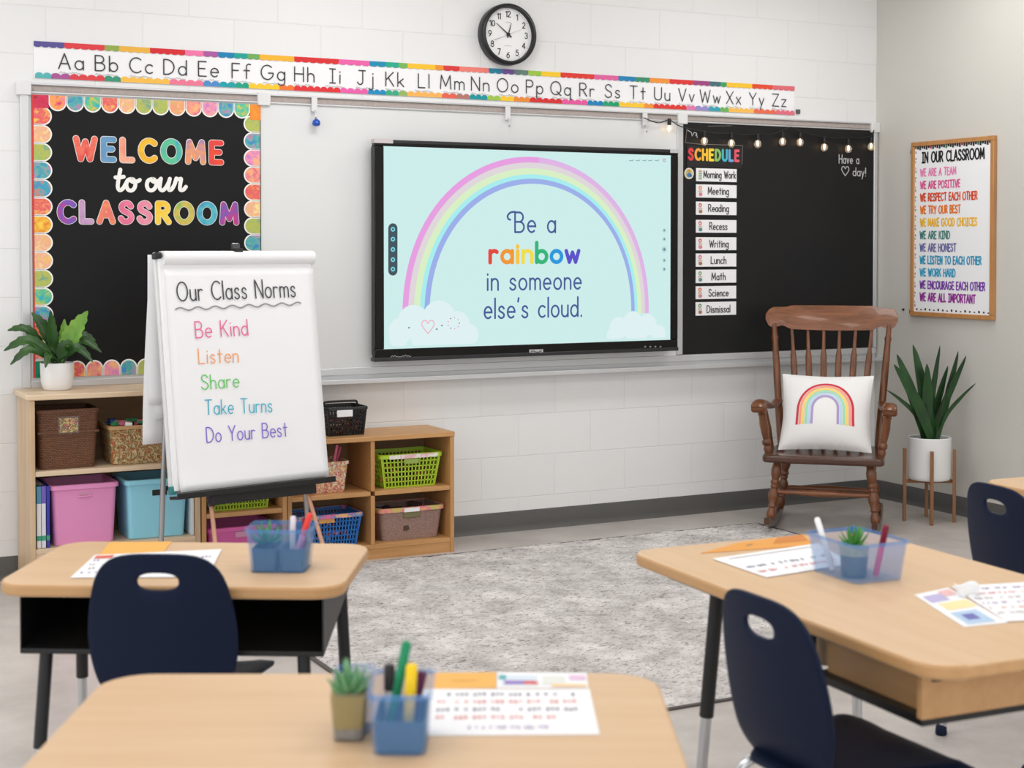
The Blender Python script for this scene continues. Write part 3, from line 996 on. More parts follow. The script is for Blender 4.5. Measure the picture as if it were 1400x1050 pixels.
hand('minute_hand', -52, 0.082, 0.02, 0.0038, DINK, 0.0385)
hand('hour_hand', 17, 0.058, 0.016, 0.0034, DINK, 0.0368)
hand('second_hand', 68, 0.078, 0.085, 0.0011, flat((130, 130, 132)), 0.0402)
mb = MB(); mb.lathe([(0.009, 0.0345), (0.009, 0.042), (0.0, 0.043)], DINK, n=18, X=Xc); mb.build('hub', ck)

# ------------------------------------------------------------------ interactive display
tv = thing('interactive_display', 'large black-framed interactive screen showing a pastel rainbow and a quote', 'screen', (-2.2, -0.021, 0.875))
TX0, TX1, TZ0, TZ1 = -3.03, -1.374, 0.875, 1.872
SX0, SX1, SZ0, SZ1 = -2.984, -1.42, 0.921, 1.853
L0 = tv.location
mb = MB()
mb.box((TX0 + 0.012 - L0.x, -0.045, 0.01), (TX1 - 0.012 - L0.x, 0.0, TZ1 - TZ0 - 0.01), M_BLACK)
mb.build('back_housing', tv, bevel=0.01)
mb = MB()
y0, y1 = -0.082, -0.045
for lo, hi in (((TX0, TZ0), (TX1, SZ0)), ((TX0, SZ1), (TX1, TZ1)), ((TX0, SZ0), (SX0, SZ1)), ((SX1, SZ0), (TX1, SZ1))):
    mb.box((lo[0] - L0.x, y0, lo[1] - L0.z), (hi[0] - L0.x, y1, hi[1] - L0.z), M_BLACKGLOSS)
mb.build('bezel', tv, bevel=0.004)
mb = MB()
mb.box((TX0 - L0.x - 0.004, y0 - 0.002, -0.012), (TX1 - L0.x + 0.004, y1 + 0.01, 0.006), mat('charcoal_trim', (52, 52, 55), 0.3, metal=0.4))
mb.build('trim_strip', tv, bevel=0.003)
mb = MB()
mb.box((TX0 - L0.x - 0.003, y0 - 0.001, TZ1 - TZ0 - 0.004), (TX1 - L0.x + 0.003, y1, TZ1 - TZ0 + 0.012), mat('charcoal_trim', (52, 52, 55)))
mb.build('trim_strip', tv, bevel=0.003)
mb = MB()
mb.box((TX0 - L0.x - 0.004, y0 - 0.003, TZ1 - TZ0 - 0.005), (TX0 - L0.x + 0.09, y1, TZ1 - TZ0 + 0.0135), flat((206, 196, 198)))
mb.build('corner_cap', tv)
mb = MB()
mb.box((TX1 - L0.x - 0.05, y0 - 0.003, TZ1 - TZ0 - 0.005), (TX1 - L0.x + 0.004, y1, TZ1 - TZ0 + 0.0135), flat((196, 196, 198)))
mb.build('corner_cap', tv)
ySc = L0.y - 0.080
PS = Shift(back(ySc), L0)
mb = MB(); rect(mb, PS, SX0 - 0.003, SZ0 - 0.003, SX1 + 0.003, SZ1 + 0.003, glow((204, 236, 234)), 0.0); scr = mb.build('screen', tv, smooth=0)
mb = MB()
xl0, zb = PS.px(550, 436)
xl1 = PS.px(587, 428)[0]
zt0, zt1 = PS.px(713, 214)[1], PS.px(716, 251)[1]
xr0 = PS.px(887, 436)[0]
xr1 = PS.px(863, 436)[0]
RC = [(230, 158, 224), (222, 214, 218), (216, 238, 196), (166, 236, 238), (156, 174, 232)]
RF = [0, .21, .42, .65, .81, 1.0]
for k in range(5):
    for j in range(48):
        q = []
        for jj in (j, j + 1):
            t = PI - PI * jj / 48
            for fr in (RF[k], RF[k + 1]):
                xa, xb, zt = xl0 + (xl1 - xl0) * fr, xr0 + (xr1 - xr0) * fr, zt0 + (zt1 - zt0) * fr
                q.append(PS.at((xa + xb) / 2 + (xb - xa) / 2 * math.cos(t), zb + (zt - zb) * math.sin(t) ** 0.92, 0.0006))
        col = RC[k]
        if k == 0 and j > 24:
            col = (222, 180, 228)
        mb.add(q, [(0, 2, 3, 1)], glow(col))
mb.build('rainbow_graphic', scr, smooth=0)
mb = MB()
CL = glow((222, 240, 241))
for k_c, (cx, cz, r) in enumerate(((565, 440, 22), (548, 452, 17), (600, 436, 24), (625, 444, 18), (640, 458, 15), (590, 458, 30), (545, 462, 13), (620, 462, 20), (846, 448, 15), (865, 440, 15), (885, 444, 15), (838, 458, 10), (900, 456, 12), (870, 456, 18))):
    if cx == 846:
        mb_left, mb = mb, MB()
    a, b = PS.px(cx, cz)
    rr = r * 0.0036
    vs = []
    for t in range(24):
        x, z = a + rr * math.cos(2 * PI * t / 24), b + rr * math.sin(2 * PI * t / 24)
        vs.append(PS.at(min(max(x, SX0), SX1), max(z, SZ0 + 0.012), 0.0009))
    mb.add(vs, [tuple(range(24))], CL)
mb.build('cloud_graphic', scr, smooth=0)
mb = mb_left
HEART = [(0, -.5), (-.42, 0), (-.5, .28), (-.36, .48), (-.14, .46), (0, .26), (.14, .46), (.36, .48), (.5, .28), (.42, 0), (0, -.5)]


def heart(mb_, plane, a, b, s, m, half, h):
    ribbon(mb_, S_([(a + x * s, b + y * s) for x, y in HEART]), half, lambda x, y: plane.at(x, y, h), m)


a, b = PS.px(585, 447)
heart(mb, PS, a, b, 0.062, glow((240, 170, 190)), 0.0022, 0.0013)
a, b = PS.px(620, 442)
for k in range(9):
    t = k * 0.7
    disc(mb, PS, a + 0.03 * math.cos(t), b + 0.026 * math.sin(t), 0.0035, 0.003, glow(((90, 120, 160), (240, 160, 180), (200, 170, 210))[k % 3]), 0.0014, 8)
for px_, py_ in ((559, 448), (597, 450), (604, 445)):
    a, b = PS.px(px_, py_)
    disc(mb, PS, a, b, 0.006, 0.004, glow((120, 150, 180)), 0.0014, 8)
mb.build('cloud_graphic', scr, smooth=0)
mb = MB()
NB = glow((70, 90, 150))
write(mb, 'Be a', PS, (704, 317.5), (759, 317.5), 27, 0.05, NB, 0.0012, 0.24)
a, b = PS.px(704, 317.5)
ribbon(mb, [(a + x, b + z) for x, z in S_([(0.0, .098), (-.025, .094), (-.04, .078), (-.036, .064), (-.026, .06)])], 0.0048, lambda x, y: PS.at(x, y, 0.0012), NB)
mb.build('quote_lettering', scr, smooth=0)
mb = MB()
write(mb, 'in someone', PS, (666, 396.5), (794, 395), 26.5, 0.05, NB, 0.0012, 0.24)
mb.build('quote_lettering', scr, smooth=0)
mb = MB()
write(mb, "else's cloud.", PS, (662, 435), (795, 432.5), 27, 0.05, NB, 0.0012, 0.22)
RB = [(226, 70, 60), (240, 150, 50), (246, 196, 60), (240, 220, 80), (50, 180, 120), (40, 150, 220), (90, 80, 200)]
mb.build('quote_lettering', scr, smooth=0)
mb = MB()
write(mb, 'rainbow', PS, (670, 358.5), (791, 358.5), 27, 0.105, [glow(c) for c in RB], 0.0012, 0.24)
mb.build('quote_lettering', scr, smooth=0)
mb = MB()
TB = glow((66, 84, 94))
a0, b0 = PS.px(537, 312)
a1, b1 = PS.px(537, 370)
ribbon(mb, [(a0, b0), (a1, b1)], 0.023, lambda x, y: PS.at(x, y, 0.0012), TB)
for yy in (313.5, 327, 341, 355, 368):
    a, b = PS.px(537, yy)
    disc(mb, PS, a, b, 0.011, 0.011, glow((120, 210, 224)), 0.0016, 14)
    disc(mb, PS, a, b, 0.005, 0.005, TB, 0.002, 10)
mb.build('toolbar_graphic', scr, smooth=0)
mb = MB()
for yy, r in ((315, .011), (327, .011), (341, .016), (356, .011), (368, .011)):
    a, b = PS.px(908, yy)
    disc(mb, PS, a, b, r, r, glow((178, 214, 214)), 0.0012, 16)
    disc(mb, PS, a, b, r * .4, r * .4, glow((90, 120, 125)), 0.0016, 10)
mb.build('side_button_graphic', scr, smooth=0)
mb = MB()
for xx in (863, 872, 881, 889, 898):
    a, b = PS.px(xx, 218.5)
    scribble(mb, PS, a - 0.012, a + 0.012, b - 0.004, 0.008, glow((120, 160, 165)), 0.0012, 5, 0.0016)
a, b = PS.px(908, 219)
disc(mb, PS, a, b, 0.009, 0.009, glow((190, 130, 170)), 0.0012, 14)
disc(mb, PS, a, b, 0.005, 0.005, glow((204, 236, 234)), 0.0016, 12)
mb.build('menu_graphic', scr, smooth=0)
mb = MB()
PBz = Shift(back(L0.y + y0 - 0.0005), L0)
a, b = PBz.px(733, 480)
rect(mb, PBz, a - 0.038, b - 0.008, a + 0.038, b + 0.008, flat((190, 190, 192)), 0.0008)
scribble(mb, PBz, a - 0.03, a + 0.03, b - 0.004, 0.008, flat((60, 60, 64)), 0.0014, 11, 0.0016)
a, b = PBz.px(548, 487)
scribble(mb, PBz, a - 0.05, a + 0.05, b - 0.002, 0.008, flat((150, 150, 152)), 0.0008, 15, 0.0014)
for xx in (882, 889, 896, 903):
    a, b = PBz.px(xx, 474)
    disc(mb, PBz, a, b, 0.006, 0.004, flat((140, 140, 142)), 0.0008, 10)
mb.build('bezel_marks', tv, smooth=0)

# ------------------------------------------------------------------ chalkboard
cbd = thing('chalkboard', 'black chalkboard panel carrying the schedule cards and a chalk greeting, behind the rocking chair', 'chalkboard', (-0.66, -0.001, 0.836))
CB = Shift(back(-0.022), cbd.location)
L0 = cbd.location
mb = MB(); mb.box((-1.294 - L0.x, -0.02, 0), (-0.036 - L0.x, 0, 1.206), M_CHALK); mb.build('panel', cbd)
for xa, xb in ((-1.33, -1.294), (-0.036, -0.012)):
    mb = MB(); mb.box((xa - L0.x, -0.027, 0), (xb - L0.x, 0, 1.205), M_ALU); mb.build('side_trim', cbd, bevel=0.003)
mb = MB()
CHALK = mat('chalk', (196, 196, 198), 0.9)
CHALKD = mat('faint_chalk', (120, 116, 112), 0.9)
write(mb, 'Have a', CB, (1147, 223), (1174, 224), 11.5, 0.055, CHALK, 0.001, 0.26)
write(mb, 'day!', CB, (1166, 240), (1183.5, 241), 11, 0.06, CHALK, 0.001, 0.24)
a, b = CB.px(1155.5, 234)
heart(mb, CB, a, b, 0.05, CHALK, 0.0024, 0.001)
mb.build('chalk_lettering', cbd, smooth=0)
mb = MB()
# loose chalk rectangle round the schedule heading and a scrawl above it


def cline(pts, m, half=0.0022):
    ribbon(mb, [CB.px(*p) for p in pts], half, lambda x, y: CB.at(x, y, 0.001), m)


cline([(939, 176), (937, 195), (955, 197), (1015, 199), (1014.5, 224), (993, 223)], CHALKD, 0.0016)
cline([(940, 178), (945, 181), (946, 186), (949, 181), (952, 182), (951, 186)], CHALK, 0.0018)
cline([(952, 182), (953, 188)], CHALK, 0.0018)
cline([(968, 172.5), (1000, 172)], CHALKD, 0.0012)
mb.build('chalk_line', cbd, smooth=0)

# heading card, badge and nine schedule cards
yc = -0.0225
hd = thing('schedule_header', 'black card reading SCHEDULE in rainbow capitals on the chalkboard', 'sign', (-1.098, yc, 1.86))
HP = Shift(back(yc - 0.002), hd.location)
mb = MB(); mb.box((-0.172, -0.002, -0.055), (0.172, 0, 0.052), mat('card_black', (18, 18, 19), 0.5)); mb.build('card', hd)
mb = MB()
SCc = [(226, 66, 70), (240, 170, 60), (246, 196, 56), (250, 214, 60), (140, 190, 110), (70, 180, 200), (110, 170, 220), (230, 90, 110)]
write(mb, 'SCHEDULE', HP, (942, 218), (1009.5, 219.8), 14, 0.13, [flat(c) for c in SCc], 0.001, 0.42)
mb.build('lettering', hd, smooth=0)
bd = thing('round_badge', 'small round picture badge beside the Morning Work card', 'badge', (-1.256, yc, 1.77))
mb = MB(); mb.lathe([(0.0, 0.0), (0.029, 0), (0.029, 0.002), (0.0, 0.002)], flat((232, 222, 206)), n=32, X=Xc); mb.build('disc', bd, smooth=0)
BP = Plane((0, -0.0022, 0), (1, 0, 0), (0, 0, 1))
mb = MB()
disc(mb, BP, 0, 0.0, 0.022, 0.022, flat((206, 196, 140)), 0.0004)
disc(mb, BP, 0, 0.012, 0.009, 0.009, flat((214, 160, 60)), 0.0008)
disc(mb, BP, 0, -0.008, 0.014, 0.012, flat((80, 130, 190)), 0.001)
disc(mb, BP, 0.009, -0.012, 0.008, 0.006, flat((60, 100, 160)), 0.0012)
mb.build('picture', bd, smooth=0)

CARDS = [('Morning Work', 230.5, 247), ('Meeting', 252, 270), ('Reading', 275.5, 293.6), ('Recess', 300.5, 318), ('Writing', 324.3, 342), ('Lunch', 346.6, 364.7), ('Math', 368.8, 387), ('Science', 391.4, 409), ('Dismissal', 413.2, 431.5)]
TXT = [(962, 1005.5), (968, 996), (968.5, 996), (970, 994), (970, 995.5), (972, 992.5), (973, 991.5), (969, 995.5), (966.5, 998)]
ICN = [(120, 170, 110), (230, 150, 120), (210, 120, 110), (226, 130, 140), (214, 110, 120), (220, 120, 160), (120, 180, 150), (226, 120, 100), (110, 160, 120)]
WHERE = {'Morning Work': 'directly under the SCHEDULE heading', 'Dismissal': 'lowest on the chalkboard'}
GW = [6, 4, 4, 4, 4, 3, 3, 4, 4]
for i, (nm, ya, yb) in enumerate(CARDS):
    a0, z1 = CB.px(952.3, ya)
    a1, z0 = CB.px(952.3, yb)
    x0, x1 = -1.213, -0.958
    zc, hz = (z0 + z1) / 2, (z1 - z0) / 2
    if i == 0:
        hz = max(hz, 0.034)
    o = thing('schedule_card', 'white schedule card reading %s, %s' % (nm, WHERE.get(nm, 'between %s and %s' % (CARDS[max(0, i - 1)][0], CARDS[min(8, i + 1)][0]))), 'card', ((x0 + x1) / 2, yc, zc), 0, 'schedule cards on the chalkboard')
    P_ = Shift(back(yc - 0.0022), o.location)
    mb = MB(); mb.box((-(x1 - x0) / 2, -0.0022, -hz), ((x1 - x0) / 2, 0, hz), M_PAPER); mb.build('card', o)
    mb = MB()
    yb_ = (ya + yb) / 2 + 4.6
    write(mb, nm, P_, (TXT[i][0], yb_), (TXT[i][1], yb_ + 0.3), 9.6, 0.075, flat((66, 64, 66)), 0.0008, 0.24)
    mb.build('lettering', o, smooth=0)
    mb = MB()
    ac = x0 + 0.026
    c2 = ((90, 150, 140), (220, 140, 150), (170, 120, 90))[i % 3]
    if i == 0:
        rect(mb, P_, ac - 0.013, zc - 0.026, ac + 0.011, zc + 0.026, flat((206, 214, 200)), 0.0006)
        for k in range(4):
            rect(mb, P_, ac - 0.008, zc - 0.021 + k * 0.012, ac + 0.008, zc - 0.016 + k * 0.012, flat(((120, 170, 110), (226, 120, 110))[k == 3]), 0.001)
    else:
        disc(mb, P_, ac, zc + 0.016, 0.011, 0.011, flat(ICN[i]), 0.0006, 16)
        disc(mb, P_, ac, zc - 0.002, 0.014, 0.008, flat((214, 200, 190)), 0.0008, 16)
        disc(mb, P_, ac + 0.002, zc - 0.017, 0.012, 0.01, flat(c2), 0.0006, 16)
        disc(mb, P_, ac, zc + 0.015, 0.005, 0.005, flat((240, 214, 190)), 0.001, 12)
    mb.build('icon', o, smooth=0)

# ------------------------------------------------------------------ string lights
sl = thing('string_lights', 'black cord of small round warm bulbs strung along the top of the chalkboard', 'string lights', (-0.9, -0.045, 2.0))
LPn = Shift(back(-0.05), sl.location)
BUL = [(915, 172), (963, 189), (1000, 192), (1036, 193), (1070, 190), (1094, 191), (1127, 198), (1160, 200), (1191, 197)]
TOPS = [(880, 161), (900, 168), (915, 164), (931, 173), (963, 180), (981, 182.5), (1000, 182), (1018, 184), (1036, 183), (1055, 183), (1070, 178.5), (1081, 174), (1094, 179), (1110, 184), (1127, 187), (1143, 188.5), (1160, 188), (1176, 188.5), (1191, 186), (1195, 178)]
pts = [LPn.at(*LPn.px(*p)) for p in TOPS]
mb = MB(); mb.tube(spline(pts, 5), 0.0028, M_BLACK, 8); mb.build('cord', sl)
EMB = mat('warm_filament', (255, 214, 160), 0.5, emit=10.0)
proto = None
for (bx, by) in BUL:
    p = LPn.at(*LPn.px(bx, by - 8))
    if proto is None:
        g = MB(); g.lathe([(0.008, -0.024), (0.014, -0.03), (0.0195, -0.042), (0.0195, -0.05), (0.0145, -0.061), (0.006, -0.067), (0.0, -0.068)], M_GLASS, n=20)
        proto = g.build('bulb', sl)
        g = MB(); g.lathe([(0.004, 0.008), (0.009, 0.006), (0.010, -0.022), (0.0085, -0.027), (0.0, -0.027)], M_BLACK, n=14); g.build('socket', proto)
        g = MB(); g.tube([(0, 0, -0.028), (0.004, 0, -0.036), (0.0045, 0.001, -0.05), (0, 0, -0.056), (-0.0045, -0.001, -0.05), (-0.004, 0, -0.036), (0, 0, -0.0285)], 0.0016, EMB, 6); g.build('filament', proto)
        proto.location = p
    else:
        d = dup(proto, sl)
        d.location = p

# ------------------------------------------------------------------ framed poster on the right wall
fp = thing('framed_poster', 'wood-framed white poster headed IN OUR CLASSROOM on the beige wall', 'poster', (-0.001, -0.61, 1.022), 0)
RP = Plane((-0.016, 0, 0), (0, -1, 0), (0, 0, 1))
RPl = Shift(RP, fp.location)
ya, yb, za, zb_ = -0.306, -0.908, 1.022, 1.95
MF = wood('poster_frame_wood', (196, 142, 88), (180, 126, 74), 0.45, 2, 4.0)
mb = MB()
fw = 0.024
oy = 0.61
for (y0_, z0_, y1_, z1_) in ((yb, za, ya, za + fw), (yb, zb_ - fw, ya, zb_), (yb, za + fw, yb + fw, zb_ - fw), (ya - fw, za + fw, ya, zb_ - fw)):
    mb.box((-0.024, y0_ + oy, z0_ - za), (0, y1_ + oy, z1_ - za), MF)
mb.build('frame', fp, bevel=0.003)
mb = MB(); mb.box((-0.015, yb + oy + 0.01, 0.01), (-0.002, ya + oy - 0.01, zb_ - za - 0.01), M_PAPER); mb.build('sheet', fp)
mb = MB()
DK = flat((52, 50, 54))
a0, a1 = -ya + fw, -yb - fw
for i in range(34):
    t = a0 + (a1 - a0) * i / 34
    c = DK if i % 7 else flat(((60, 140, 90), (200, 60, 80))[i % 2])
    rect(mb, RPl, t + 0.001, zb_ - fw - 0.012 - 0.004 * (i % 3), t + 0.014, zb_ - fw, c, 0.001)
    if i % 2:
        rect(mb, RPl, t, za + fw + 0.008, t + 0.012, za + fw + 0.014 + 0.003 * (i % 3), DK, 0.001)
for i in range(50):
    t = za + fw + 0.01 + (zb_ - za - 2 * fw - 0.03) * i / 50
    if i % 3:
        rect(mb, RPl, a0 + 0.004, t, a0 + 0.009 + 0.003 * (i % 2), t + 0.011, flat((130, 130, 134)), 0.001)
mb.build('printed_edge', fp, smooth=0)
LN = [('IN OUR CLASSROOM', (1261, 222), (1345.5, 217), 13.5, [(28, 28, 30)]), ('WE ARE A TEAM', (1258.5, 240), (1307, 239), 9.5, [(240, 140, 190), (236, 130, 180)]),
      ('WE ARE POSITIVE', (1258.5, 257), (1312.5, 256.5), 9.5, [(230, 100, 160), (214, 80, 140)]), ('WE RESPECT EACH OTHER', (1258.5, 274.5), (1336, 273), 10, [(226, 86, 40), (214, 70, 36)]),
      ('WE TRY OUR BEST', (1258.5, 291.5), (1313, 291.5), 10, [(240, 130, 30), (232, 116, 30)]), ('WE MAKE GOOD CHOICES', (1258.5, 308.5), (1335.5, 309), 10, [(244, 186, 40), (248, 196, 60)]),
      ('WE ARE KIND', (1258, 326), (1298.5, 326.5), 9.8, [(60, 130, 130), (90, 140, 130)]), ('WE ARE HONEST', (1258, 343), (1307, 344), 9.8, [(100, 110, 170), (130, 120, 170)]),
      ('WE LISTEN TO EACH OTHER', (1258, 360), (1341.5, 362), 10, [(40, 160, 200), (50, 150, 190)]), ('WE WORK HARD', (1258, 377), (1306, 378.5), 9.8, [(50, 170, 210), (40, 160, 200)]),
      ('WE ENCOURAGE EACH OTHER', (1258, 393.5), (1346.5, 398), 10, [(120, 60, 170), (140, 70, 180)]), ('WE ARE ALL IMPORTANT', (1258, 411), (1333.5, 414.5), 10.5, [(150, 50, 150), (160, 50, 160)])]
for i, (s, p0, p1, cap, cols) in enumerate(LN):
    mb = MB()
    write(mb, s, RPl, p0, p1, cap, 0.1 if i else 0.092, [flat(c) for c in cols], 0.001, 0.26, bounce=0.03 if i else 0.0)
    mb.build('lettering_line', fp, smooth=0)
for z_ in (za + 0.02, zb_ - 0.05):
    mb = MB(); mb.box((-0.014, ya + oy, z_ - za - 0.012), (0, ya + oy + 0.016, z_ - za + 0.012), M_BLACK); mb.build('mounting_clip', fp, bevel=0.003)
mb = MB(); mb.lathe([(0.007, 0), (0.007, 0.004), (0.004, 0.009), (0.0, 0.01)], M_BLACK, n=12, X=Matrix.Rotation(-PI / 2, 4, 'Y'))
tag(mb.build('wall_pin'), 'tiny black pin in the beige wall beside the framed poster', 'pin').location = (-0.001, -0.232, 1.052)

# ================================================================== SHELVES AND WHAT STANDS IN THEM
def cubby(name, label, x0, x1, y0, y1, top, shelves, uprights, MT, MV, kick, over=0.0, tb=0.022):
    """open shelf unit; shelves: [(x from, x to, top z)], uprights: [(x centre, z from, z to)]"""
    t = thing(name, label, 'shelf unit', ((x0 + x1) / 2, (y0 + y1) / 2, 0))
    lx, ly = t.location.x, t.location.y
    m = MB(); m.box((x0 - over - lx, y0 - over - ly, top - tb), (x1 + over - lx, y1 - ly, top), MT); m.build('top', t, bevel=0.004)
    for xa, xb in ((x0, x0 + 0.02), (x1 - 0.02, x1)):
        m = MB(); m.box((xa - lx, y0 - ly, 0), (xb - lx, y1 - ly, top - tb), MV); m.build('side_panel', t, bevel=0.002)
    for xa, xb, z in shelves:
        m = MB(); m.box((xa - lx, y0 + 0.003 - ly, z - 0.02), (xb - lx, y1 - 0.008 - ly, z), MT); m.build('shelf', t, bevel=0.002)
    for xc, za, zb2 in uprights:
        m = MB(); m.box((xc - 0.01 - lx, y0 + 0.002 - ly, za), (xc + 0.01 - lx, y1 - 0.008 - ly, zb2), MV); m.build('divider', t, bevel=0.002)
    m = MB(); m.box((x0 + 0.02 - lx, y1 - 0.008 - ly, 0.02), (x1 - 0.02 - lx, y1 - 0.002 - ly, top - tb), M_DARKBACK); m.build('back_panel', t)
    m = MB(); m.box((x0 + 0.02 - lx, y0 + 0.006 - ly, 0), (x1 - 0.02 - lx, y0 + 0.022 - ly, kick), MT); m.build('kick_board', t)
    return t


cubby('storage_shelf', 'tall pale birch shelf unit under the welcome poster with a plant on top', -4.603, -3.912, -0.33, -0.018, 0.8, [(-4.583, -3.932, 0.49), (-4.583, -3.932, 0.178)], [], M_BIRCH, M_BIRCHV, 0.158, 0.014)
cubby('storage_shelf', 'low narrow shelf unit behind the easel legs, holding a green basket above a pink bin', -3.907, -3.532, -0.33, -0.018, 0.548, [(-3.887, -3.552, 0.265), (-3.887, -3.552, 0.04)], [], M_OAK, M_OAKV, 0.02)
cubby('storage_shelf', 'low oak shelf unit of four cubbies with a black basket on top', -3.527, -2.732, -0.322, -0.018, 0.55, [(-3.507, -3.14, 0.304), (-3.12, -2.752, 0.304), (-3.507, -2.752, 0.066)], [(-3.13, 0.066, 0.284), (-3.13, 0.304, 0.528)], M_OAK, M_OAKV, 0.046, 0.003)


def lerp_rect(w0, d0, w1, d1, t):
    return w0 + (w1 - w0) * t, d0 + (d1 - d0) * t


def lattice_wall(m, p00, p10, p01, p11, nx, nz, mtl, bar=0.003, th=0.003, solid_top=0.0, solid_side=0.0):
    """a perforated panel between four corners (bottom left, bottom right, top left, top right)"""
    p00, p10, p01, p11 = [Vector(p) for p in (p00, p10, p01, p11)]
    nrm = (p10 - p00).cross(p01 - p00).normalized() * th

    def P(u, v):
        return (p00.lerp(p10, u)).lerp(p01.lerp(p11, u), v)

    W_ = (p10 - p00).length
    H_ = (p01 - p00).length

    def bar_(u0, u1, v0, v1):
        q = [P(u0, v0), P(u1, v0), P(u1, v1), P(u0, v1)]
        m.add(q + [a - nrm for a in q], [(0, 1, 2, 3), (7, 6, 5, 4), (0, 4, 5, 1), (1, 5, 6, 2), (2, 6, 7, 3), (3, 7, 4, 0)], mtl)

    bu, bv = bar / W_, bar / H_
    s, tp = solid_side / W_, 1 - solid_top / H_
    if s:
        bar_(0, s, 0, 1); bar_(1 - s, 1, 0, 1)
    if tp < 1:
        bar_(s, 1 - s, tp, 1)
    for i in range(nx + 1):
        u = s + (1 - 2 * s) * i / nx
        bar_(max(0, u - bu / 2), min(1, u + bu / 2), 0, tp)
    for j in range(nz + 1):
        v = tp * j / nz
        bar_(s, 1 - s, max(0, v - bv / 2), min(1, v + bv / 2))


def basket(name, label, loc, w_, d_, h, mtl, kind='solid', taper=0.85, rim=0.008, rimh=0.014, rimm=None, n=(14, 6), group=None, cat='basket', floor_m=None, rz=0.0, solid_top=0.0, inner=None):
    """open tapered basket; solid, woven or perforated walls; origin on its underside"""
    t = thing(name, label, cat, loc, rz, group)
    wb_, db = w_ * taper, d_ * taper
    m = MB()
    if kind == 'lattice':
        c = [(-1, -1), (1, -1), (1, 1), (-1, 1)]
        B = [(a * wb_ / 2, b * db / 2, 0.003) for a, b in c]
        T = [(a * w_ / 2, b * d_ / 2, h) for a, b in c]
        for k in range(4):
            k2 = (k + 1) % 4
            nx = n[0] if k % 2 == 0 else max(3, round(n[0] * d_ / w_))
            lattice_wall(m, B[k], B[k2], T[k], T[k2], nx, n[1], mtl, bar=0.0052, solid_top=solid_top, solid_side=0.008)
        m.box((-wb_ / 2, -db / 2, 0), (wb_ / 2, db / 2, 0.004), mtl)
        m.build('body', t)
    else:
        nseg = 6
        rc = min(0.02, w_ * 0.1)
        loops = []
        for z, s_, off in ((0.0, 0.0, 0.0), (h, 1.0, 0.0), (h, 1.0, 0.004), (0.005, 0.02, 0.004)):
            ww, dd = lerp_rect(wb_, db, w_, d_, s_)
            loops.append([(x, y, z) for x, y in rrect(ww - 2 * off, dd - 2 * off, rc, nseg)])
        N = len(loops[0])
        vs = [p for l_ in loops for p in l_]
        fs = []
        for a in range(3):
            for k in range(N):
                fs.append((a * N + k, a * N + (k + 1) % N, (a + 1) * N + (k + 1) % N, (a + 1) * N + k))
        fs.append(tuple(reversed(range(N))))
        fs.append(tuple(range(3 * N, 4 * N)))
        m.add(vs, fs, mtl)
        m.build('body', t)
    if rim:
        m = MB()
        rc = min(0.022, w_ * 0.1)
        L_ = []
        for z, g in ((h - rimh, 0.0), (h - rimh, rim), (h, rim), (h + 0.003, rim * 0.6), (h + 0.003, -0.002), (h - rimh, -0.002)):
            L_.append([(x, y, z) for x, y in rrect(w_ + 2 * g, d_ + 2 * g, rc, 5)])
        N = len(L_[0])
        fs = []
        for a in range(6):
            b = (a + 1) % 6
            for k in range(N):
                fs.append((a * N + k, a * N + (k + 1) % N, b * N + (k + 1) % N, b * N + k))
        m.add([p for l_ in L_ for p in l_], fs, rimm or mtl)
        m.build('rim', t)
    return t


def bits(name, parent, w_, d_, z0, z1, mats, k, seed, size=0.02):
    """loose small things lying in a basket: one uncountable heap"""
    r = random.Random(seed)
    m = MB()
    for i in range(k):
        x, y, z = (r.random() - .5) * w_, (r.random() - .5) * d_, z0 + (z1 - z0) * r.random()
        X = Matrix.Translation((x, y, z)) @ Matrix.Rotation(r.random() * 3, 4, 'Z') @ Matrix.Rotation(r.random() * 0.8 - 0.4, 4, 'X')
        s = size * (0.6 + 0.8 * r.random())
        m.box((-s, -s * .5, -s * .3), (s, s * .5, s * .3), mats[i % len(mats)], X)
    o = m.build(name, parent, bevel=0.001)
    o['kind'] = 'stuff'
    return o


BRIGHT = [flat(c) for c in ((206, 60, 60), (240, 180, 60), (60, 140, 90), (70, 110, 180), (236, 236, 232), (60, 44, 40), (226, 120, 150))]
# top cubby of the tall unit
M_BROWN = weave_mat('brown_wicker', (128, 84, 56), (76, 46, 30), 55)
b1 = basket('wicker_basket', 'dark brown woven basket with a window label in the tall shelf unit', (-4.446, -0.185, 0.492), 0.242, 0.225, 0.238, M_BROWN, 'woven', 0.9, 0.004, 0.012)
mb = MB(); mb.box((-0.121, -0.1135, 0.144), (0.121, -0.1105, 0.152), mat('brown_band', (104, 66, 44), 0.6)); mb.build('woven_band', b1)
mb = MB(); mb.box((-0.042, -0.119, 0.142), (0.042, -0.1115, 0.212), M_CLEAR); mb.box((-0.036, -0.1195, 0.148), (0.036, -0.119, 0.206), patches_mat('label_print', ((236, 226, 220), (190, 70, 80), (70, 120, 90), (230, 190, 120), (60, 60, 60)), 90)); mb.build('label_holder', b1, bevel=0.002)
M_PATT = patches_mat('patterned_wicker', ((60, 50, 40), (190, 140, 80), (110, 70, 50), (222, 196, 150), (80, 110, 60), (200, 80, 60), (214, 170, 100)), 48)
b2 = basket('patterned_basket', 'tan basket with a busy multicoloured pattern beside the dark brown one', (-4.16, -0.185, 0.492), 0.238, 0.22, 0.158, M_PATT, 'solid', 0.88, 0.005, 0.012, mat('tan_rim', (186, 148, 100), 0.6))
bits('contents', b2, 0.19, 0.17, 0.12, 0.172, BRIGHT, 60, 3, 0.022)
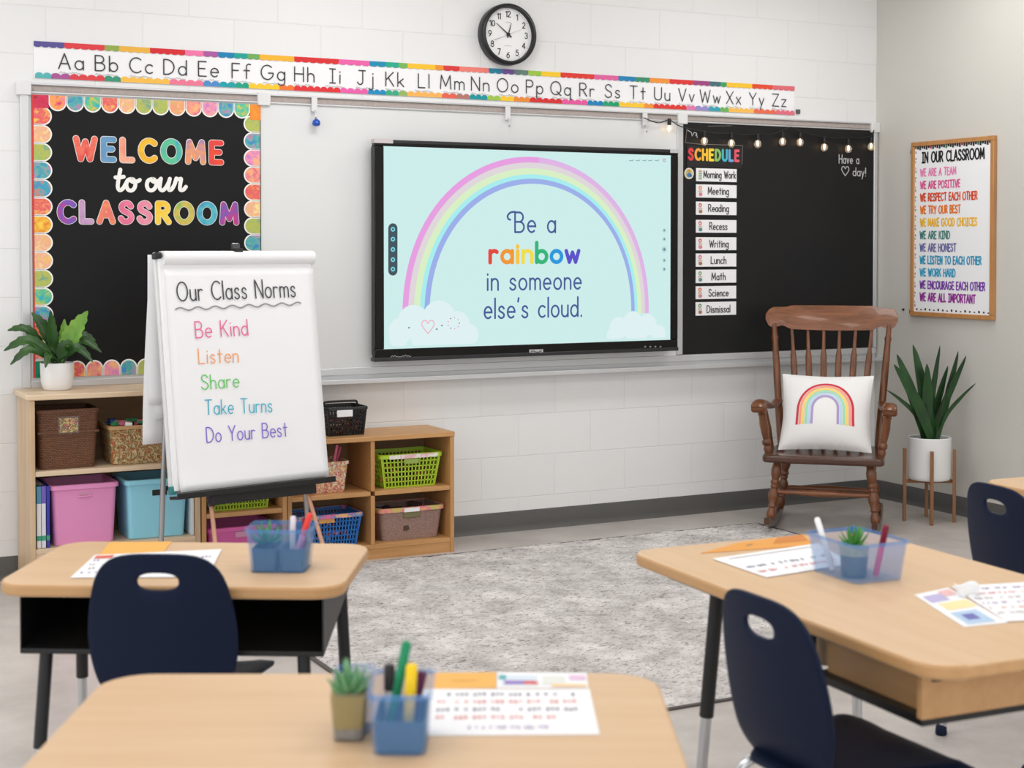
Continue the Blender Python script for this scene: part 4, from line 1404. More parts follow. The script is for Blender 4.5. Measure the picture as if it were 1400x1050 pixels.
# lower cubby of the tall unit
M_PINK = mat('pink_plastic', (230, 146, 196), 0.38)
M_TEAL = mat('sky_blue_plastic', (146, 214, 234), 0.38)
b3 = basket('pink_bin', 'tall pink plastic bin in the bottom of the tall shelf unit', (-4.384, -0.18, 0.18), 0.262, 0.245, 0.243, M_PINK, 'solid', 0.91, 0.008, 0.016, cat='bin')
mb = MB(); mb.tube(spline([(-0.022, -0.1215, 0.202), (-0.022, -0.1265, 0.196), (0.022, -0.1265, 0.196), (0.022, -0.1215, 0.202)], 4), 0.0035, M_PINK, 8)
mb.box((-0.024, -0.1225, 0.2), (0.024, -0.1185, 0.212), mat('pink_label', (210, 150, 180), 0.4)); mb.build('handle', b3)
b4 = basket('blue_bin', 'tall sky blue plastic bin beside the tall pink bin', (-4.086, -0.18, 0.18), 0.256, 0.245, 0.243, M_TEAL, 'solid', 0.9, 0.008, 0.016, cat='bin')
mb = MB(); mb.box((-0.022, -0.1225, 0.176), (0.04, -0.118, 0.2), M_BLACK)
mb.box((0.02, -0.1235, 0.194), (0.06, -0.119, 0.212), M_BLACK); mb.build('handle_slot', b4, bevel=0.002)
BK = [(-4.567, 0.0165, (232, 232, 232), (90, 150, 180), 'white book with a pale blue top, first against the shelf side'), (-4.5485, 0.0165, (226, 224, 234), (120, 100, 190), 'white book with a lilac top, middle of the three beside the pink bin'), (-4.531, 0.012, (62, 66, 170), (62, 66, 170), 'dark blue folder leaning closest to the pink bin')]
for bx, th, c1, c2, lb in BK:
    o = thing('book', lb, 'book', (bx, -0.17, 0.179), 0, 'books beside the pink bin')
    mb = MB(); mb.box((-th / 2, -0.14, 0), (th / 2, 0.1, 0.25), flat(c1)); mb.build('cover', o, bevel=0.0015)
    mb = MB(); mb.box((-th / 2 - 0.0003, -0.1405, 0.18), (th / 2 + 0.0003, -0.1, 0.25), flat(c2)); mb.build('spine_label', o); mb = MB()
    mb.box((-th / 2 - 0.0003, -0.1405, 0.03), (th / 2 + 0.0003, -0.12, 0.05), flat((70, 160, 130))); mb.build('spine_label', o)
o = thing('book', 'thin white book standing upright between the sky blue bin and the shelf side', 'book', (-3.9405, -0.19, 0.179), 0)
mb = MB(); mb.box((-0.006, -0.12, 0), (0.006, 0.1, 0.21), flat((220, 226, 230))); mb.build('cover', o, bevel=0.0015)
# middle unit
M_LIME = mat('lime_plastic', (178, 214, 50), 0.4)
b5 = basket('green_basket', 'lime green basket seen under the easel tray', (-3.722, -0.185, 0.266), 0.262, 0.2, 0.1, M_LIME, 'lattice', 0.92, 0.006, 0.012, n=(17, 5), group=None)
M_MAG = mat('magenta_plastic', (216, 96, 166), 0.4)
b6 = basket('magenta_bin', 'wide magenta bin in the bottom cubby below the easel', (-3.72, -0.18, 0.042), 0.3, 0.24, 0.152, M_MAG, 'solid', 0.92, 0.008, 0.016, cat='bin')
mb = MB(); mb.box((-0.035, -0.124, 0.108), (0.035, -0.118, 0.134), mat('pink_label', (210, 150, 180), 0.4)); mb.build('label', b6, bevel=0.002)
# right unit
b7 = basket('black_basket', 'black perforated basket with a white tag on top of the oak cubbies', (-3.225, -0.17, 0.551), 0.19, 0.17, 0.125, M_BLACK, 'lattice', 0.88, 0.006, 0.01, n=(12, 6), solid_top=0.012)
mb = MB(); mb.box((-0.052, -0.096, 0.086), (0.022, -0.091, 0.116), M_PAPER); mb.build('tag', b7, bevel=0.002)
mb = MB(); mb.tube(spline([(-0.08, 0.0, 0.118), (-0.078, 0, 0.14), (-0.06, 0, 0.146), (0.06, 0, 0.146), (0.078, 0, 0.14), (0.08, 0, 0.118)], 4), 0.005, M_BLACK, 8); mb.build('handle', b7)
bits('contents', b7, 0.14, 0.12, 0.01, 0.085, [flat((190, 110, 50)), flat((60, 40, 30)), flat((220, 160, 90)), flat((120, 50, 40))], 50, 9, 0.016)
M_STRIPE = patches_mat('striped_print', ((226, 120, 150), (240, 220, 200), (180, 70, 90), (236, 190, 120), (200, 220, 200), (240, 236, 230)), 60)
b8 = basket('patterned_basket', 'pink and cream patterned basket of wooden sticks beside the easel pad', (-3.32, -0.19, 0.305), 0.185, 0.18, 0.135, M_STRIPE, 'solid', 0.86, 0.004, 0.01)
for i, (dx, dy, tx, hh_) in enumerate(((0.05, -0.03, 0.2, 0.2), (0.03, 0.0, 0.08, 0.195), (0.065, 0.01, 0.3, 0.19), (0.01, -0.02, -0.1, 0.2))):
    o = thing('craft_stick', ['pink craft stick leaning furthest over in the pink patterned basket', 'brown craft stick standing in the middle of the pink patterned basket', 'dark pink craft stick at the back of the pink patterned basket', 'pale craft stick nearest the easel in the pink patterned basket'][i], 'stick', (-3.32 + dx - 0.03, -0.19 + dy, 0.312), 0, 'sticks in the pink patterned basket')
    X = Matrix.Rotation(tx, 4, 'Y')
    mb = MB(); mb.box((-0.006, -0.0015, 0), (0.006, 0.0015, hh_), flat(((226, 120, 150), (110, 72, 50), (206, 90, 130), (222, 190, 160))[i]), X); mb.build('stick', o, bevel=0.001)
b9 = basket('green_basket', 'lime green perforated basket with a white label strip, above the mauve basket', (-2.93, -0.185, 0.305), 0.298, 0.2, 0.15, M_LIME, 'lattice', 0.84, 0.008, 0.016, n=(15, 6), solid_top=0.012)
mb = MB(); mb.box((-0.11, -0.1095, 0.132), (0.13, -0.1075, 0.15), patches_mat('label_strip', ((240, 240, 236), (236, 180, 190), (240, 240, 236), (190, 220, 120)), 14)); mb.build('label_strip', b9)
mb = MB(); mb.box((-0.036, -0.1065, 0.106), (0.036, -0.0985, 0.13), mat('lime_shade', (150, 172, 80), 0.4)); mb.build('handle', b9, bevel=0.003)
bits('contents', b9, 0.22, 0.14, 0.02, 0.13, [flat((150, 90, 60)), flat((60, 50, 40)), flat((180, 120, 70))], 60, 5, 0.022)
M_BLUE = mat('blue_plastic', (34, 116, 200), 0.4)
b10 = basket('blue_basket', 'bright blue perforated basket with a patterned rim, in a low oak cubby', (-3.325, -0.185, 0.067), 0.31, 0.21, 0.142, M_BLUE, 'lattice', 0.86, 0.008, 0.014, n=(19, 6), rimm=patches_mat('rim_print', ((60, 150, 210), (240, 110, 150), (60, 140, 200), (250, 180, 120), (40, 160, 200)), 18), solid_top=0.01)
mb = MB(); mb.box((-0.05, -0.1085, 0.108), (0.025, -0.1, 0.128), flat((216, 160, 96))); mb.build('label', b10, bevel=0.002)
bits('contents', b10, 0.22, 0.15, 0.015, 0.1, [flat((230, 110, 140)), flat((60, 60, 80)), flat((200, 200, 220)), flat((90, 60, 50))], 70, 11, 0.02)
M_MAUVE = weave_mat('mauve_weave', (186, 154, 142), (134, 104, 96), 95)
b11 = basket('mauve_basket', 'dusty mauve textured basket with a coloured rim, under the lime green basket', (-2.927, -0.185, 0.067), 0.312, 0.2, 0.145, M_MAUVE, 'woven', 0.88, 0.007, 0.016, rimm=patches_mat('rim_print_warm', ((226, 190, 120), (240, 120, 150), (190, 200, 110), (240, 160, 110)), 16))
mb = MB(); mb.box((-0.04, -0.109, 0.127), (0.035, -0.1065, 0.145), M_PAPER); mb.build('label', b11)
mb = MB(); mb.box((-0.042, -0.1035, 0.1), (0.042, -0.0975, 0.126), mat('olive_slot', (120, 116, 78), 0.5)); mb.build('handle', b11, bevel=0.004)
bits('contents', b11, 0.24, 0.14, 0.05, 0.135, [flat((90, 70, 66)), flat((150, 140, 150)), flat((60, 50, 50))], 50, 13, 0.026)


# ------------------------------------------------------------------ plants
def leaf_mesh(pts, widths, m, fold=0.25, serr=0.0, n=22, up=(0, 0, 1), waves=6, th=0.0):
    """a blade along a curve; widths = [(t, half width)]; folded along the midrib, edge cut by serrations"""
    path = spline(pts, max(2, n // (len(pts) - 1)))
    N = len(path)
    b = MB()
    vs, fs = [], []
    up = Vector(up)
    prev = None
    for i, p in enumerate(path):
        t = i / (N - 1)
        a, c = path[max(0, i - 1)], path[min(N - 1, i + 1)]
        d = (c - a).normalized()
        s = d.cross(up)
        if s.length < 0.05:
            s = prev if prev is not None else d.cross(Vector((1, 0, 0)))
        s.normalize()
        if prev is not None and s.dot(prev) < 0:
            s = -s
        prev = s
        nn = s.cross(d)
        hw = 0.0
        for (t0, w0), (t1, w1) in zip(widths, widths[1:]):
            if t0 <= t <= t1:
                hw = w0 + (w1 - w0) * (t - t0) / (t1 - t0)
        if serr:
            ph = (t * waves) % 1.0
            hw *= 1 - serr * (1 - ph) * (0.3 + t)
        for k in (-1, -0.5, 0, 0.5, 1):
            vs.append(p + s * hw * k + nn * (abs(k) * fold * hw) - nn * 0.0)
    for i in range(N - 1):
        for k in range(4):
            a = i * 5 + k
            fs.append((a, a + 1, a + 6, a + 5))
    b.add(vs, fs, m)
    return b


pp = thing('potted_plant', 'leafy green plant in a rounded white pot on the tall shelf unit', 'plant', (-4.462, -0.15, 0.801))
mb = MB(); mb.lathe([(0.0, 0.0), (0.05, 0.0), (0.058, 0.008), (0.064, 0.03), (0.067, 0.07), (0.068, 0.112), (0.064, 0.113), (0.062, 0.095), (0.0, 0.09)], M_POT, n=40); mb.build('pot', pp)
mb = MB(); mb.lathe([(0.0, 0.1), (0.062, 0.097)], M_SOIL, n=30); mb.build('soil', pp)
LV = [  # tip pixel, mid-rise, half width, bright?, depth shift of the tip
    ((5, 480), 0.065, 0.024, 0, -0.05), ((10, 452), 0.06, 0.022, 0, 0.0), ((14, 499), 0.06, 0.02, 0, -0.09), ((43, 427), 0.02, 0.03, 0, 0.03), ((69, 424), 0.0, 0.022, 0, -0.02),
    ((120, 425), 0.01, 0.034, 1, -0.03), ((131, 466), 0.055, 0.026, 0, 0.03), ((139, 482), 0.07, 0.024, 0, -0.04), ((127, 495), 0.06, 0.022, 0, -0.09), ((88, 436), 0.0, 0.02, 1, 0.05), ((62, 503), 0.05, 0.018, 0, -0.12), ((100, 470), 0.03, 0.024, 0, -0.09)]
for i, (tip, rise, hw, br, dy) in enumerate(LV):
    a, b = back(-0.15 + dy).px(*tip)
    tp = Vector((a, -0.15 + dy, b)) - pp.location
    ba = Vector((0.02 * math.cos(i * 2.1), 0.02 * math.sin(i * 2.1), 0.1))
    st = ba.lerp(tp, 0.3) + Vector((0, 0, rise * 0.75))
    md = ba.lerp(tp, 0.62) + Vector((0, 0, rise))
    upv = (0.05, -0.75, 0.65)
    leaf_mesh([ba, st, md, tp], [(0, 0.004), (0.22, 0.006), (0.34, hw * 1.0), (0.56, hw * 1.38), (0.8, hw * 1.0), (1, 0.0015)], M_LEAFB if br else M_LEAF, 0.28, 0.3, 28, upv, 9).build('leaf', pp, smooth=60)

ps = thing('plant_stand', 'slim wooden four-legged plant stand in the room corner beside the rocking chair', 'plant stand', (-0.262, -0.722, 0))
ang0 = math.radians(0)
for k, (lx, ly) in enumerate(((-0.114, 0.066), (-0.082, -0.111), (0.088, -0.084), (0.106, 0.142))):
    d = Vector((lx, ly, 0)).normalized() * 0.123
    X = Matrix.Translation(d) @ Matrix.Rotation(math.atan2(d.y, d.x), 4, 'Z')
    mb = MB(); mb.box((-0.0085, -0.0085, 0), (0.0085, 0.0085, 0.37), M_STANDWOOD, X); mb.build('leg', ps, bevel=0.002)
for k in range(2):
    X = Matrix.Rotation(math.atan2((0.066, -0.111)[k], (-0.114, -0.082)[k]), 4, 'Z')
    mb = MB(); mb.box((-0.116, -0.008, 0.195 + 0.0005 * k), (0.116, 0.008, 0.213), M_STANDWOOD, X); mb.build('cross_bar', ps, bevel=0.002)
ap = thing('potted_agave', 'spiky dark green plant in a white cylinder pot on the wooden stand', 'plant', (-0.262, -0.722, 0.2145))
mb = MB(); mb.lathe([(0.0, 0.0), (0.098, 0.0), (0.104, 0.006), (0.1065, 0.02), (0.1075, 0.212), (0.105, 0.215), (0.101, 0.212), (0.1, 0.19), (0.0, 0.186)], M_POT, n=56); mb.build('pot', ap)
mb = MB(); mb.lathe([(0.0, 0.2), (0.1, 0.196)], M_SOIL, n=36); mb.build('soil', ap)
SPK = [((1248, 471), 0.03, 0.0), ((1285, 472), 0.0, 0.0), ((1310, 480), 0.04, -0.02), ((1321, 486), -0.02, -0.02), ((1226, 484), 0.03, -0.02), ((1334, 524), -0.05, 0.02), ((1212, 533), -0.06, 0.03), ((1222, 498), 0.0, -0.01), ((1267, 497), -0.04, -0.01), ((1296, 500), 0.05, 0.0), ((1262, 510), 0.05, 0.0)]
for i, (tip, dy, bow) in enumerate(SPK):
    a, b = back(-0.722 + dy).px(*tip)
    tp = Vector((a, -0.722 + dy, b)) - ap.location
    side = 1 if tp.x > 0 else -1
    ba = Vector((0.04 * math.cos(i * 2.4), 0.04 * math.sin(i * 2.4), 0.19))
    ba.x = abs(ba.x) * side * 0.7
    m1 = ba.lerp(tp, 0.4) + Vector((-side * 0.02 - side * bow, 0, 0.02))
    m2 = ba.lerp(tp, 0.75) + Vector((-side * 0.012 - side * bow * .6, 0, 0.012))
    hw = 0.031 if tp.z > 0.52 else 0.014
    leaf_mesh([ba, m1, m2, tp], [(0, hw * .55), (0.3, hw), (0.55, hw * .85), (0.85, hw * .4), (1, 0.0008)], M_SNAKE, 0.35, 0.0, 24, (0.3 * side, -0.9, 0.2)).build('leaf', ap, smooth=60)

# ================================================================== RUG
rg = thing('area_rug', 'large pale grey mottled rug on the concrete floor in front of the board', 'rug', (-2.51, -1.585, 0.0))
mb = MB()
NX, NY = 190, 160


def rugz(u, v):
    x, y = (u - .5) * 2.82, (v - .5) * 2.37
    e = min(u, 1 - u, v, 1 - v)
    z = 0.011 + 0.003 * (math.sin(x * 23 + 3 * math.sin(y * 9)) * math.sin(y * 31 + 2 * math.sin(x * 7))) + rnd.uniform(-0.0022, 0.0022)
    if e < 0.0001:
        z = 0.002
    return (x, y, z)


mb.grid(rugz, NX, NY, rug_mat()); mb.build('pile', rg, smooth=0)
mb = MB()
for lo, hi in (((-1.42, -1.197), (1.42, -1.183)), ((-1.42, 1.183), (1.42, 1.197)), ((-1.424, -1.19), (-1.408, 1.19)), ((1.408, -1.19), (1.424, 1.19))):
    mb.box((lo[0], lo[1], 0.0), (hi[0], hi[1], 0.007), flat((88, 82, 80)))
mb.build('edge_binding', rg)

# ================================================================== EASEL
LEAN, EZ0, EZ1, EW = 0.13, 0.435, 1.37, 0.725
ea = thing('flip_chart_easel', 'white flip chart easel headed Our Class Norms standing before the shelves', 'easel', (-3.785, -0.645, 0), math.radians(12))
eh = math.hypot(LEAN, EZ1 - EZ0)
XE = Matrix.Translation((0, 0, EZ0)) @ Matrix.Rotation(-math.atan2(LEAN, EZ1 - EZ0), 4, 'X')   # local board frame: x right, z up the board, -y towards the reader
mb = MB(); mb.box((-EW / 2, 0.004, -0.01), (EW / 2, 0.02, eh), M_WHITE_METAL, XE); mb.build('board', ea, bevel=0.003)
mb = MB(); mb.box((-EW / 2 + 0.01, -0.012, 0.0), (EW / 2 - 0.015, 0.003, eh - 0.02), M_PAPER, XE); mb.build('paper_pad', ea, bevel=0.002)


def sheet(u, v):
    x = -EW / 2 + 0.03 + (EW - 0.038) * u
    z = -0.006 + (eh - 0.065) * v
    b = 1 - v
    y = -0.0135 - 0.010 * math.exp(-((b - 1.0) / 0.05) ** 2) * (0.3 + 0.7 * (1 - u)) - 0.002 * math.sin(u * 5 + 1) * b
    if u < 0.04:
        y += 0.0
    return XE @ Vector((x, y, z))


mb = MB(); mb.grid(sheet, 20, 30, M_PAPER); fs = mb.build('top_sheet', ea, smooth=60, solid=0.0008)
mb = MB()
prof = [(-0.006, -0.055), (-0.022, -0.05), (-0.034, -0.034), (-0.036, -0.016), (-0.028, -0.003), (-0.008, 0.004), (0.016, 0.004), (0.022, -0.01)]
for (xa, xb) in ((-EW / 2 + 0.028, EW / 2 - 0.002),):
    n = len(prof)
    vs = [XE @ Vector((x, y, eh + z)) for x in (xa, xb) for y, z in prof]
    mb.add(vs, [(i, i + n, (i + 1) % n + n, (i + 1) % n) for i in range(n)] + [tuple(range(n)), tuple(reversed(range(n, 2 * n)))], M_PAPER)
mb.build('rolled_top', ea, smooth=50)
mb = MB(); mb.box((-EW / 2 - 0.004, -0.02, eh - 0.028), (-EW / 2 + 0.024, 0.022, eh - 0.002), M_BLACK, XE); mb.build('end_cap', ea, bevel=0.006)
mb = MB(); mb.box((EW / 2 - 0.004, -0.01, eh - 0.016), (EW / 2 + 0.006, 0.022, eh + 0.002), mat('grey_plastic', (120, 120, 122), 0.4), XE); mb.build('end_cap', ea, bevel=0.003)
mb = MB(); mb.box((-EW / 2 - 0.002, -0.01, -0.012), (-EW / 2 + 0.02, 0.018, 0.02), mat('teal_corner', (40, 130, 130), 0.4), XE); mb.build('corner_stop', ea, bevel=0.003)
mb = MB(); mb.box((-0.018, -0.03, eh - 0.004), (0.018, 0.02, eh + 0.012), M_BLACK, XE)
mb.tube([XE @ Vector(p) for p in ((-0.012, 0.0, eh + 0.01), (-0.012, 0.0, eh + 0.035), (0.012, 0.0, eh + 0.035), (0.012, 0.0, eh + 0.01))], 0.004, M_CHROME, 8)
mb.box((-0.016, -0.01, eh + 0.012), (0.016, 0.008, eh + 0.034), mat('smoke_plastic', (70, 70, 72), 0.3), XE)
mb.build('clamp', ea, bevel=0.002)
mb = MB(); mb.box((-EW / 2, -0.05, -0.032), (EW / 2, 0.016, -0.02), M_BLACK, XE); mb.box((-EW / 2, -0.056, -0.032), (EW / 2, -0.05, -0.008), M_BLACK, XE); mb.box((-0.2, -0.03, -0.07), (0.28, 0.012, -0.03), M_BLACK, XE); mb.build('tray', ea, bevel=0.003)
for k, (dx0, dx1, sw) in enumerate(((0.0, 0.5, 0.045), (0.012, 0.45, 0.03), (-0.006, 0.4, 0.02))):
    mb = MB()
    zb3 = (0.60, 0.70, 0.76)[k]

    def hang(u, v, dx0=dx0, dx1=dx1, sw=sw, zb3=zb3):
        x = -EW / 2 - 0.006 + dx0 + dx1 * u - (0.02 + 0.012 * u) * (1 - v) * (0.7, -1.2, -0.4)[k]
        z = zb3 + (EZ1 - 0.01 - zb3) * v
        y = LEAN + 0.028 + sw * (1 - v) * (1 + 0.4 * math.sin(3 * v)) + 0.006 * math.sin(u * 4 + k)
        return (x, y, z)

    mb.grid(hang, 8, 16, M_PAPER); mb.build('flipped_sheet', ea, smooth=60, solid=0.0008)
COPPER = mat('coppery_tube', (200, 150, 124), 0.4, metal=0.3)
for p0, p1, p2 in (((-0.175, 0.035, 0.42), (-0.197, -0.05, 0.225), (-0.225, -0.15, 0.006)), ((0.255, 0.035, 0.43), (0.277, -0.045, 0.235), (0.3, -0.13, 0.018))):
    a, b, c = Vector(p0), Vector(p1), Vector(p2)
    mb = MB(); mb.tube([a.lerp(b, 0.28), b, c], 0.0095, COPPER, 14); lg = mb.build('leg', ea)
    mb = MB(); mb.tube([a, a.lerp(b, 0.33)], 0.014, mat('dark_sleeve', (62, 62, 64), 0.4), 14); mb.build('sleeve', lg)
    mb = MB(); mb.tube([c.lerp(b, 0.06), c], 0.013, M_BLACK, 12); mb.build('foot', lg)
for s in (-1, 1):
    a, c = Vector((-0.29, 0.17, 0.9)) if s < 0 else Vector((0.31, 0.17, 0.9)), Vector((-0.315, 0.2, 0.006)) if s < 0 else Vector((0.395, 0.2, 0.006))
    mb = MB(); mb.tube([a, c], 0.011, M_GREYMETAL, 14); lg = mb.build('rear_leg', ea)
    mb = MB(); mb.tube([c.lerp(a, 0.04), c], 0.013, M_BLACK, 12); mb.build('foot', lg)


class Local(Plane):
    """a plane of a turned and placed thing: sight lines are met in the room, points come out in the thing's own axes"""

    def __init__(self, o, u, v, M):
        self.lo, self.lu, self.lv = Vector(o), Vector(u).normalized(), Vector(v).normalized()
        self.ln = self.lu.cross(self.lv)
        R3 = M.to_3x3()
        Plane.__init__(self, M @ self.lo, R3 @ self.lu, R3 @ self.lv)

    def at(self, a, b, h=0.0):
        return self.lo + self.lu * a + self.lv * b + self.ln * h


def mtx(o):
    return Matrix.Translation(o.location) @ Matrix.Rotation(o.rotation_euler.z, 4, 'Z')


EP = Local(XE @ Vector((0, -0.0165, 0)), XE.to_3x3() @ Vector((1, 0, 0)), XE.to_3x3() @ Vector((0, 0, 1)), mtx(ea))
EL = [('Our Class Norms', (243, 411.5), (404, 405.5), 25.5, (74, 74, 80)), ('Be Kind', (268, 462), (339, 458), 22, (236, 110, 160)), ('Listen', (272, 497), (326, 495), 20, (246, 166, 110)),
      ('Share', (276, 532.5), (327, 529), 19.5, (96, 200, 96)), ('Take Turns', (281, 567), (372, 563), 20, (60, 180, 206)), ('Do Your Best', (283, 605), (393, 596), 20.5, (130, 104, 210))]
for s, p0, p1, cap, col in EL:
    mb = MB()
    a0, b0 = EP.px(*p0)
    a1, b1 = EP.px(*p1)
    hh = EP.px(p0[0], p0[1] - cap)[1] - b0
    put(mb, s, EP, (a0, b0), (a1, b1), hh, 0.038, flat(col), 0.001, 0.22)
    if s.startswith('Our'):
        w0, w1 = EP.px(240, 423), EP.px(411, 415)
        pts = [(w0[0] + (w1[0] - w0[0]) * t / 60, w0[1] + (w1[1] - w0[1]) * t / 60 + 0.006 * math.sin(t * 0.78)) for t in range(61)]
        ribbon(mb, pts, 0.003, lambda x, y: EP.at(x, y, 0.001), flat((150, 150, 154)))
    mb.build('lettering_line', fs, smooth=0)

# ================================================================== ROCKING CHAIR
rc = thing('rocking_chair', 'brown turned-wood rocking chair beside the chalkboard with a white cushion', 'rocking chair', (-0.80, -0.575, 0), math.radians(-43))


def outline_prism(m, pts, y0f, th, mt):
    """extrude a front outline (u, z) along the thickness with a curved depth y0f(u, z)"""
    n = len(pts)
    vs = [(u, y0f(u, z), z) for u, z in pts] + [(u, y0f(u, z) + th, z) for u, z in pts]
    m.add(vs, [tuple(range(n)), tuple(reversed(range(n, 2 * n)))] + [(i, i + n, (i + 1) % n + n, (i + 1) % n) for i in range(n)], mt)


# seat: a thick shield with rounded edges
so = []
for x, y in [(-0.292, -0.235), (-0.285, -0.265), (-0.25, -0.278), (-0.1, -0.284), (0.1, -0.284), (0.25, -0.278), (0.285, -0.265), (0.292, -0.235), (0.278, 0.02), (0.262, 0.19), (0.23, 0.215), (-0.23, 0.215), (-0.262, 0.19), (-0.278, 0.02)]:
    so.append((x, y))
mb = MB(); mb.prism(so, 0.34, 0.378, M_CHAIRDARK); mb.build('seat', rc, bevel=0.012, segs=3)
# crest rail, curved across the back
NU = 40
hw = 0.335
topl, botl = [], []
for i in range(NU + 1):
    u = -hw + 2 * hw * i / NU
    a = abs(u) / hw
    zt = 1.086 if a < 0.62 else 1.083
    zt -= max(0, (a - 0.88) / 0.12) ** 2 * 0.035
    if a > 0.66:
        zt -= 0.006
    zbm = 0.962 - 0.004 * math.cos(u * 9)
    if 0.63 < a <= 0.76:
        zbm += 0.018 * math.sin((a - 0.63) / 0.13 * PI / 2)
    elif a > 0.76:
        zbm += 0.018 - 0.012 * min(1, (a - 0.76) / 0.1) + max(0, (a - 0.9) / 0.1) ** 2 * 0.04
    topl.append((u, zt)); botl.append((u, zbm))


def crest_y(u, z):
    return 0.272 + 0.055 * (1 - (u / hw) ** 2) + 0.25 * (z - 0.98)


mb = MB()
vs, fs_ = [], []
for (u, zt), (_, zq) in zip(topl, botl):
    for k in range(5):
        z = zq + (zt - zq) * k / 4
        bul = 0.004 * math.sin(PI * k / 4)
        vs.append((u, crest_y(u, z) - bul, z))
    for k in range(4, -1, -1):
        z = zq + (zt - zq) * k / 4
        vs.append((u, crest_y(u, z) + 0.026, z))
for i in range(NU):
    for k in range(10):
        a, b = i * 10 + k, i * 10 + (k + 1) % 10
        fs_.append((a, a + 10, b + 10, b))
fs_ += [tuple(range(10)), tuple(reversed(range(NU * 10, NU * 10 + 10)))]
mb.add(vs, [tuple(reversed(f)) for f in fs_], M_CHAIRWOODX); mb.build('crest_rail', rc, smooth=50)
POST = [(0.017, 0), (0.019, .08), (0.02, .2), (0.0205, .3), (0.018, .34), (0.0215, .36), (0.018, .38), (0.019, .5), (0.018, .72), (0.015, .86), (0.019, .89), (0.014, .91), (0.013, .97), (0.011, 1.0)]
for s in (-1, 1):
    mb = MB(); mb.turned((s * 0.243, 0.185, 0.37), (s * 0.292, 0.292, 0.99), POST, M_CHAIRWOOD); mb.build('back_post', rc)
for k in range(6):
    f = (k - 2.5) / 2.5
    p0, p1 = Vector((f * 0.155, 0.195, 0.37)), Vector((f * 0.205, crest_y(f * 0.205, 0.985) + 0.013, 0.99))
    ts = [(0.008, 0), (0.012, .12), (0.018, .3), (0.023, .42), (0.0235, .5), (0.016, .56), (0.0165, .63), (0.0155, .74), (0.0095, .80), (0.0085, .9), (0.008, 1.0)]
    mb = MB(); mb.tube([p0.lerp(p1, t) for r, t in ts], [r for r, t in ts], M_CHAIRWOOD, 14, flat=0.5, up=(0, 1, 0.2)); mb.build('spindle', rc)
for s in (-1, 1):
    pth = spline([(s * 0.262, 0.215, 0.60), (s * 0.272, 0.12, 0.585), (s * 0.287, 0.02, 0.588), (s * 0.303, -0.08, 0.61), (s * 0.312, -0.17, 0.622), (s * 0.312, -0.215, 0.614), (s * 0.312, -0.235, 0.598)], 5)
    n_ = len(pth)
    mb = MB(); mb.tube(pth, [0.022 + 0.012 * min(1, i / n_ * 1.4) for i in range(n_)], M_CHAIRWOOD, 14, flat=0.55, up=(0, 0, 1)); am = mb.build('armrest', rc)
    mb = MB(); mb.turned((s * 0.312 - 0.036, -0.215, 0.602), (s * 0.312 + 0.036, -0.215, 0.602), [(0.018, 0), (0.024, .08), (0.026, .5), (0.024, .92), (0.018, 1)], M_CHAIRWOOD, 16); mb.build('scroll', am)
    AP = [(0.016, 0), (0.02, .1), (0.015, .16), (0.022, .2), (0.022, .26), (0.015, .3), (0.019, .42), (0.022, .6), (0.018, .78), (0.022, .82), (0.016, .86), (0.015, 1)]
    mb = MB(); mb.turned((s * 0.272, -0.15, 0.37), (s * 0.307, -0.17, 0.61), AP, M_CHAIRWOOD); mb.build('arm_post', rc)
    for v0, v1 in ((-0.07, -0.1), (0.02, -0.02)):
        mb = MB(); mb.turned((s * 0.268, v0, 0.37), (s * (0.303 + v1 * -0.02), v1, 0.598), [(0.008, 0), (0.009, .2), (0.012, .45), (0.009, .75), (0.007, 1)], M_CHAIRWOOD, 10); mb.build('arm_spindle', rc)
LEGP = [(0.014, 0), (0.019, .06), (0.026, .16), (0.025, .24), (0.017, .32), (0.022, .35), (0.022, .38), (0.017, .41), (0.021, .44), (0.016, .47), (0.026, .55), (0.026, .62), (0.017, .72), (0.022, .76), (0.016, .79), (0.024, .88), (0.021, .95), (0.014, 1)]
for s in (-1, 1):
    mb = MB(); mb.turned((s * 0.222, -0.185, 0.345), (s * 0.252, -0.225, 0.048), LEGP, M_CHAIRWOOD); mb.build('leg', rc)
    mb = MB(); mb.turned((s * 0.205, 0.115, 0.345), (s * 0.244, 0.165, 0.046), LEGP, M_CHAIRWOOD); mb.build('leg', rc)
    pth = [Vector((s * 0.252, v, 0.024 + 0.30 * (v - 0.02) ** 2)) for v in [-0.39 + 0.72 * i / 24 for i in range(25)]]
    mb = MB()
    vs, fs_ = [], []
    for i, p in enumerate(pth):
        e = 1.0 if 1 < i < 23 else 0.8
        for du, dz in ((-0.015, -0.02), (0.015, -0.02), (0.017, 0.0), (0.013, 0.022), (-0.013, 0.022), (-0.017, 0.0)):
            vs.append(p + Vector((du * e, 0, dz * e)))
    for i in range(24):
        for k in range(6):
            a, b = i * 6 + k, i * 6 + (k + 1) % 6
            fs_.append((a, b, b + 6, a + 6))
    fs_ += [tuple(reversed(range(6))), tuple(range(24 * 6, 25 * 6))]
    mb.add(vs, [tuple(reversed(f)) for f in fs_], M_CHAIRDARK); mb.build('rocker', rc, smooth=50)
    mb = MB(); mb.turned((s * 0.236, -0.204, 0.16), (s * 0.226, 0.142, 0.16), [(0.008, 0), (0.013, .4), (0.014, .5), (0.013, .6), (0.008, 1)], M_CHAIRWOOD, 12); mb.build('stretcher', rc)
STR = [(0.009, 0), (0.012, .12), (0.011, .25), (0.016, .3), (0.012, .33), (0.016, .38), (0.017, .5), (0.016, .62), (0.012, .67), (0.016, .7), (0.011, .75), (0.012, .88), (0.009, 1)]
